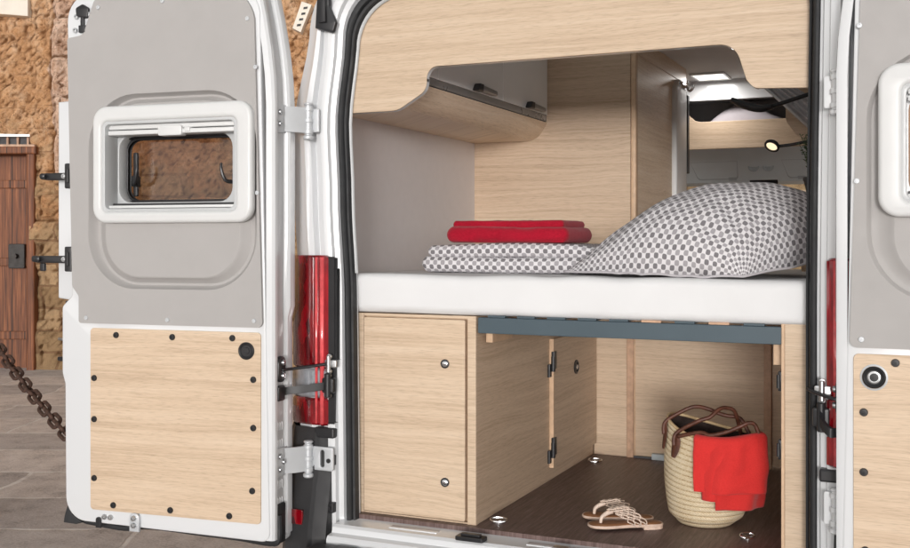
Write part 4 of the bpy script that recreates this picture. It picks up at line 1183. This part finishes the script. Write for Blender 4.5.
b = bmesh.new()
soft_slab(b, -.648, .04, .30, .86, MT + .001, MT + .060, .030, .006, 9, 70, seed=1, sag=lambda x, y: -.003 * math.cos((x + .3) * 9))
soft_slab(b, -.628, .05, .315, .86, MT + .056, MT + .108, .026, .007, 8, 70, seed=5, sag=lambda x, y: -.004 + .005 * math.sin((x + .5) * 7) - .018 * max(0, (x + .05) / .15))
tag(obj('folded_duvet', b, M['dots'], None, True, base=(-.3, .5, MT)), 'folded white duvet with grey dot pattern under the red towel', 'duvet')
b = bmesh.new()
soft_slab(b, -.560, -.085, .335, .66, MT + .110, MT + .170, .027, .007, 12, 60, seed=8, sag=lambda x, y: .005 * math.sin(x * 7))
soft_slab(b, -.550, -.115, .385, .655, MT + .160, MT + .192, .013, .007, 12, 60, seed=11)
tag(obj('folded_towel', b, M['towel'], None, True, base=(-.3, .5, MT + .1)), 'folded crimson terry towel lying on the patterned duvet', 'towel')

# pillow: puffed quilt of cells between four corners resting on the mattress
b = bmesh.new(); uv = b.loops.layers.uv.verify()
NA, NB = 80, 70
cA = Vector((-.075, .205, MT)); cB = Vector((.580, .050, MT - .004)); cC = Vector((.97, .52, MT + .085)); cD = Vector((.26, .95, MT + .02))
top = []; bot = []
for i in range(NA + 1):
    ra, rb = [], []
    for j in range(NB + 1):
        u_, v_ = i / NA, j / NB
        base = (cA * (1 - u_) + cB * u_) * (1 - v_) + (cD * (1 - u_) + cC * u_) * v_
        pu = max(0, 4 * u_ * (1 - u_)); pv = max(0, 4 * v_ * (1 - v_))
        prof_ = (pu ** (.50 if u_ > .5 else .50 + .50 * (.5 - u_))) * (pv ** .50)
        asym = .82 + .32 * u_
        h = .275 * prof_ * asym * (1 - .10 * (v_ - .5))
        cen = Vector((.35, .52, MT))
        inn = .06 * (1 - pu) * (1 - abs(2 * v_ - 1)) ** .8 * 0
        # wrinkles radiating from the near right corner
        cr = math.hypot(1 - u_, v_)
        ang = math.atan2(v_, 1 - u_ + 1e-5)
        wr = .013 * (abs(math.sin(ang * 8 + 2.5 * noise.noise(Vector((u_ * 3, v_ * 3, 0))))) ** .7 - .6) * math.exp(-((cr - .24) / .17) ** 2)
        wr += .022 * (abs(math.sin(u_ * 22 + v_ * 9 + 2 * noise.noise(Vector((u_ * 4, v_ * 4, 7))))) ** .7 - .6) * max(0, (u_ - .72) / .28) * prof_
        cr2 = math.hypot(u_, v_); ang2 = math.atan2(v_, u_ + 1e-5)
        wr += .006 * math.sin(ang2 * 12) * math.exp(-((cr2 - .18) / .12) ** 2)
        wr += .015 * noise.fractal(Vector((u_ * 3.2, v_ * 3.2, 9)), 1, 2, 3) * prof_
        wr += .010 * (abs(math.sin(u_ * 9 - v_ * 17 + 3 * noise.noise(Vector((u_ * 3, v_ * 3, 4))))) ** .6 - .6) * math.exp(-((v_ - .12) / .16) ** 2) * max(0, math.sin(PI * min(1, u_ * 1.2)))
        bulge = Vector((0, 0, 0))
        side = (base - Vector((.33, .52, base.z)))
        bulge = Vector((side.x, side.y, 0)) * (-.05 * (1 - prof_)) 
        out_y = -.055 * math.sin(PI * u_) * max(0, 1 - v_ * 3) ** 1 
        p = base + bulge + Vector((0, out_y * .6, 0))
        p.x = min(p.x, .893)
        ra.append(b.verts.new(p + Vector((0, 0, .012 + h + wr))))
        rb.append(b.verts.new(p + Vector((0, 0, .010 * (1 - prof_) + .0))) if 0 < i < NA and 0 < j < NB else None)
    top.append(ra); bot.append(rb)
UVT = {}; MU = [0.0] * (NA + 1); MV = [0.0] * (NB + 1)
for j in range(NB + 1):
    c_ = [0.0]
    for i in range(1, NA + 1): c_.append(c_[-1] + (top[i][j].co - top[i - 1][j].co).length)
    for i in range(NA + 1): UVT[i, j] = [c_[i] - c_[NA // 2], 0]
for i in range(NA + 1):
    c_ = [0.0]
    for j in range(1, NB + 1): c_.append(c_[-1] + (top[i][j].co - top[i][j - 1].co).length)
    for j in range(NB + 1): UVT[i, j][1] = c_[j] - c_[NB // 2]
for i in range(NA + 1): MU[i] = sum(UVT[i, j][0] for j in range(8, NB // 2)) / (NB // 2 - 8)
for j in range(NB + 1): MV[j] = sum(UVT[i, j][1] for i in range(20, 66)) / 46
for k in UVT: UVT[k] = (MU[k[0]] * .85 + UVT[k][0] * .15, MV[k[1]] * .85 + UVT[k][1] * .15)
for i in range(NA):
    for j in range(NB):
        f = b.faces.new((top[i][j], top[i + 1][j], top[i + 1][j + 1], top[i][j + 1]))
        for lp, (ii, jj) in zip(f.loops, ((i, j), (i + 1, j), (i + 1, j + 1), (i, j + 1))):
            lp[uv].uv = UVT[ii, jj]
g2 = lambda i, j: bot[i][j] if bot[i][j] is not None else top[i][j]
for i in range(NA):
    for j in range(NB):
        q_ = [g2(i, j), g2(i, j + 1), g2(i + 1, j + 1), g2(i + 1, j)]
        f = b.faces.new(q_)
        for lp, (ii, jj) in zip(f.loops, ((i, j), (i, j + 1), (i + 1, j + 1), (i + 1, j))): lp[uv].uv = (ii / NA * .92, jj / NB * .86)
edge_ = [top[i][0].co.copy() for i in range(NA + 1)] + [top[NA][j].co.copy() for j in range(1, NB + 1)] + [top[NA - i][NB].co.copy() for i in range(1, NA + 1)] + [top[0][NB - j].co.copy() for j in range(1, NB)]
pw = tag(obj('pillow', b, M['dots'], None, True, base=(.35, .5, MT)), 'large plump pillow in white linen with grey dots on the bed', 'pillow')
b = bmesh.new(); tube(b, edge_[::2], .0042, 6, closed=True); obj('seam', b, M['linen'], pw, True)

# ---- straw bag -------------------------------------------------------------------
BZ = .5755
bag = thing('straw_bag', 'woven straw basket bag with brown leather handles on the van floor', 'bag', (.40, .48, BZ))
RZ = R(-20)
def bag_pt(phi, t, off=0.0):
    e = t ** .8
    c0 = Vector((.380, .428)); c1 = Vector((.412, .415))
    c = c0.lerp(c1, t)
    a = .112 + .062 * e + .012 * math.sin(PI * t); bb_ = .112 - .014 * e + .024 * math.sin(PI * min(1, t * 1.1))
    a *= 1 - .25 * max(0, .10 - t) / .10 * .9; bb_ *= 1 - .25 * max(0, .10 - t) / .10 * .9
    cs, sn = math.cos(phi), math.sin(phi)
    x = (a + off) * cs; y = (bb_ + off) * sn
    rim = .315 + .018 * (-cs) + .022 * cs * cs - .012 * (1 if sn < 0 else 0) * sn * sn
    z = t * rim
    X = x * math.cos(RZ) - y * math.sin(RZ); Y = x * math.sin(RZ) + y * math.cos(RZ)
    wob = .004 * noise.noise(Vector((phi * 1.5, t * 3, 0)))
    return Vector((c.x + X * (1 + wob), c.y + Y * (1 + wob), BZ + z))
b = bmesh.new(); uv = b.loops.layers.uv.verify()
NP, NTt = 120, 110
V = []
for j in range(NTt + 1):
    t_ = j / NTt
    rid = .0006 * abs(math.sin(PI * t_ * 19)) ** .6
    V.append([b.verts.new(bag_pt(2 * PI * k / NP, t_, rid + .0012 * math.sin(k / NP * 2 * PI * 60 + (j % 2) * PI))) for k in range(NP)])
for j in range(NTt):
    for k in range(NP):
        f = b.faces.new((V[j][k], V[j][(k + 1) % NP], V[j + 1][(k + 1) % NP], V[j + 1][k]))
        for lp, (kk, jj) in zip(f.loops, ((k, j), (k + 1, j), (k + 1, j + 1), (k, j + 1))): lp[uv].uv = (kk / NP, jj / NTt)
b.faces.new(V[0][::-1])
obj('basket', b, M['straw'], bag, True)
b = bmesh.new()
W = [[b.verts.new(bag_pt(2 * PI * k / 60, t_, -.007)) for k in range(60)] for t_ in (.15, .4, .7, .9, .985)]
for j in range(4):
    for k in range(60): b.faces.new((W[j][k], W[j][(k + 1) % 60], W[j + 1][(k + 1) % 60], W[j + 1][k]))
b.faces.new(W[0])
obj('lining', b, M['bag_in'], bag, True)
b = bmesh.new(); tube(b, [bag_pt(2 * PI * k / 80, 1.0, -.003) for k in range(80)], .0055, 8, closed=True); obj('rim', b, M['straw'], bag, True)
def tab(phi, t0):
    bb = bmesh.new()
    P_ = []
    for k in range(14):
        tt = t0 + (.0 if k < 7 else 0)
    rows2 = []
    for i in range(12):
        f_ = i / 11
        w_ = .023 * math.sin(PI * min(.98, max(.10, f_ * .9 + .08))) ** .6
        dphi = w_ / .19
        rows2.append([bag_pt(phi - dphi, t0 + (.98 - t0) * f_, .006), bag_pt(phi - dphi * .6, t0 + (.98 - t0) * f_, .0105), bag_pt(phi + dphi * .6, t0 + (.98 - t0) * f_, .0105), bag_pt(phi + dphi, t0 + (.98 - t0) * f_, .006)])
    loft(bb, rows2, False)
    obj('leather_tab', bb, M['leather'], bag, True)
def handle(pts):
    bb = bmesh.new(); tube(bb, smooth_path(pts, 7), .0068, 12); obj('handle', bb, M['leather'], bag, True)
phi1, phi2 = R(214), R(243)
tab(phi1, .72); tab(phi2, .72)
h1 = [bag_pt(phi1, .86, .011), bag_pt(phi1, .98, .010), Vector((.300, .42, .947)), Vector((.346, .43, .967)), Vector((.391, .43, .962)), Vector((.421, .44, .949)), Vector((.450, .45, .940)), Vector((.495, .46, .930)), bag_pt(R(50), .95, -.010)]
handle(h1)
h2 = [bag_pt(phi2, .84, .012), bag_pt(phi2, .97, .011), Vector((.372, .35, .930)), Vector((.411, .36, .946)), Vector((.436, .38, .970)), Vector((.458, .40, .974)), Vector((.483, .42, .958)), bag_pt(R(68), .96, -.012)]
handle(h2)
h3 = [bag_pt(phi2 + .06, .95, .012), Vector((.385, .325, .898)), Vector((.42, .315, .893)), Vector((.469, .315, .906)), Vector((.513, .32, .926)), Vector((.542, .33, .940)), Vector((.563, .34, .930)), bag_pt(R(-2), .92, .012)]
handle(h3)

# red cloth hanging out of the bag
b = bmesh.new()
def cloth_sheet(p0, p1, tlow, off, seed, tin=.30):
    NPh, NTc = 44, 46
    rr_ = []
    for j in range(NTc + 1):
        s_ = j / NTc
        row = []
        for i in range(NPh + 1):
            f_ = i / NPh; phi = p0 + (p1 - p0) * f_ + .34 * max(0, s_ - .3) * (1 - f_)
            low = tlow(f_)
            if s_ < .22:
                q = s_ / .22; t_ = .80 + .20 * q; o = -.022 - .008 * (1 - q)
            elif s_ < .34:
                q = (s_ - .22) / .12; t_ = 1.0; o = -.022 + (.022 + off) * q
            else:
                q = (s_ - .34) / .66; t_ = 1.0 + (low - 1.0) * q; o = off + .012 * q + .030 * q * f_
            fold = .007 * math.sin(f_ * 13 + seed + s_ * 2) * min(1, s_ * 2) + .006 * noise.noise(Vector((f_ * 5, s_ * 5, seed)))
            p = bag_pt(phi, max(.02, min(1.0, t_)), o + fold)
            if .22 <= s_ < .34: p.z += .010 * math.sin(PI * (s_ - .22) / .12) + .004
            row.append(p)
        rr_.append(row)
    loft(b, rr_, False)
cloth_sheet(R(268), R(362), lambda f: .46 - .03 * f, .018, 1.0)
cloth_sheet(R(277), R(374), lambda f: (.37 if f < .2 else .27) - .03 * f, .012, 4.0)
co = obj('red_cloth', b, M['redcloth'], None, True, base=(.55, .38, BZ + .2))
sm = co.modifiers.new('thick', 'SOLIDIFY'); sm.thickness = .003
tag(co, 'bright coral red cloth hanging over the rim of the straw bag', 'cloth')

# ---- sandals ---------------------------------------------------------------------
def sandal(toe, heel, lab):
    toe, heel = Vector(toe), Vector(heel)
    d = (heel - toe); L = d.length; d.normalize(); s = Vector((-d.y, d.x, 0))
    def S(a, b_, n): return toe + d * (a * L) + s * (b_) + Vector((0, 0, n))
    root = thing('sandal', lab, 'sandal', (toe + heel) / 2, 'pair of sandals')
    outl = [(0, .0), (.015, .02), (.06, .033), (.16, .041), (.28, .042), (.42, .035), (.55, .029), (.70, .028), (.85, .030), (.94, .026), (.985, .015), (1, 0), (.985, -.015), (.94, -.026), (.85, -.030), (.70, -.028), (.55, -.027), (.42, -.031), (.28, -.037), (.16, -.036), (.06, -.028), (.015, -.016)]
    dense = [(p.x, p.y) for p in smooth_path([Vector((a, c, 0)) for a, c in outl + outl[:1]], 4)][:-1]
    def ring(k, n):                                                       # outline scaled inwards, lifted
        return [S(.5 + (a - .5) * k, c * k, n + .006 * max(0, .25 - a) ** 1.5) for a, c in dense]
    bb = bmesh.new(); V = loft(bb, [ring(.97, 0), ring(1, .003), ring(1, .0075), ring(.985, .0095), ring(.96, .0088)], True); bb.faces.new(V[0][::-1])
    so = obj('sole', bb, M['sole'], root, True, auto=45)
    bb = bmesh.new(); V = loft(bb, [ring(.965, .0086), ring(.94, .0098)], True); bb.faces.new(V[1]); obj('footbed', bb, M['footbed'], root, True)
    bb = bmesh.new()
    hl = [(.72, .0265), (.86, .029), (.94, .025), (.985, .013), (.985, -.013), (.94, -.025), (.86, -.029), (.72, -.0265)]
    V = loft(bb, [[S(a, c, -.0085) for a, c in hl], [S(a, c, .002) for a, c in hl]], True); bb.faces.new(V[0][::-1]); obj('heel', bb, M['sole'], so)
    # thong and braided instep band
    bb = bmesh.new()
    tube(bb, smooth_path([S(.17, 0, .012), S(.185, .002, .030), S(.25, .004, .042), S(.33, .004, .050)], 5), lambda t: .0035 + .003 * t, 8, sx=1.4)
    obj('thong', bb, M['strap'], root, True)
    bb = bmesh.new()
    def arch(f, a_off):                                                   # f 0..1 across the foot, a along
        ang = PI * f; w = .040 - .004 * a_off
        a = .36 + a_off * .11 + .28 * (abs(f - .5) * 2) ** 1.4
        return S(a, w * math.cos(ang), .010 + (.050 + .004 * a_off) * math.sin(ang) ** .75)
    for k in range(3):
        for ph in (0, PI):
            P_ = [arch(i / 60, k * .75 - .6 + .36 * math.sin(i / 60 * PI * 9 + ph)) + Vector((0, 0, .002 * math.cos(i / 60 * PI * 9 + ph))) for i in range(61)]
            tube(bb, P_, .0021, 6)
    obj('braided_strap', bb, M['strap'], root, True)
    return root
SZ = .5842
sandal((-.012, .283, SZ), (.222, .352, SZ), 'tan sandal with braided strap lying behind its pair, farther from the sill')
sandal((.046, .165, SZ), (.266, .297, SZ), 'tan sandal with braided strap nearest the white sill, in front of its pair')

# ================================================================== LIGHT, SKY, CAMERA
sd_ = Vector((.29, -.955, .014)).normalized()                              # towards the sun
el = math.asin(sd_.z); az = math.atan2(sd_.x, sd_.y)
w = bpy.data.worlds.new('World'); SC.world = w; w.use_nodes = True
nt = w.node_tree; bg = nt.nodes['Background']
sky = nt.nodes.new('ShaderNodeTexSky'); sky.sky_type = 'NISHITA'; sky.sun_disc = False
sky.sun_elevation = el; sky.sun_rotation = az; sky.air_density = 1.0; sky.dust_density = .6; sky.ozone_density = .6
hs = nt.nodes.new('ShaderNodeHueSaturation'); hs.inputs['Saturation'].default_value = .12
nt.links.new(sky.outputs[0], hs.inputs['Color']); nt.links.new(hs.outputs[0], bg.inputs[0]); bg.inputs[1].default_value = .64
sl = bpy.data.lights.new('sun', 'SUN'); sl.energy = 2.05; sl.angle = R(12); sl.color = (1, .985, .965)
so = bpy.data.objects.new('sun', sl); COL.objects.link(so); so.location = sd_ * 20
so.rotation_euler = (-sd_).to_track_quat('-Z', 'Y').to_euler()

ll = bpy.data.lights.new('ceiling_lamp', 'AREA'); ll.energy = 2.5; ll.size = .15; ll.color = (1, .96, .92)
lo_ = bpy.data.objects.new('ceiling_lamp', ll); COL.objects.link(lo_); lo_.location = (-.04, 2.707, 2.44)
cam = bpy.data.cameras.new('camera'); co = bpy.data.objects.new('camera', cam); COL.objects.link(co)
co.location = (1.107, -3.236, 1.53); co.rotation_euler = (R(90), 0, math.atan(483 / 1062))
cam.sensor_width = 36; cam.lens = 36 * 1062 / 910; cam.shift_y = -31 / 910; cam.clip_end = 500; cam.clip_start = .05
SC.camera = co
SC.view_settings.view_transform = 'Standard'; SC.view_settings.look = 'None'; SC.view_settings.exposure = 0; SC.view_settings.gamma = 1
SC.render.engine = 'CYCLES'
SC.cycles.max_bounces = 10; SC.cycles.diffuse_bounces = 8; SC.cycles.transparent_max_bounces = 12
SC.cycles.use_denoising = True
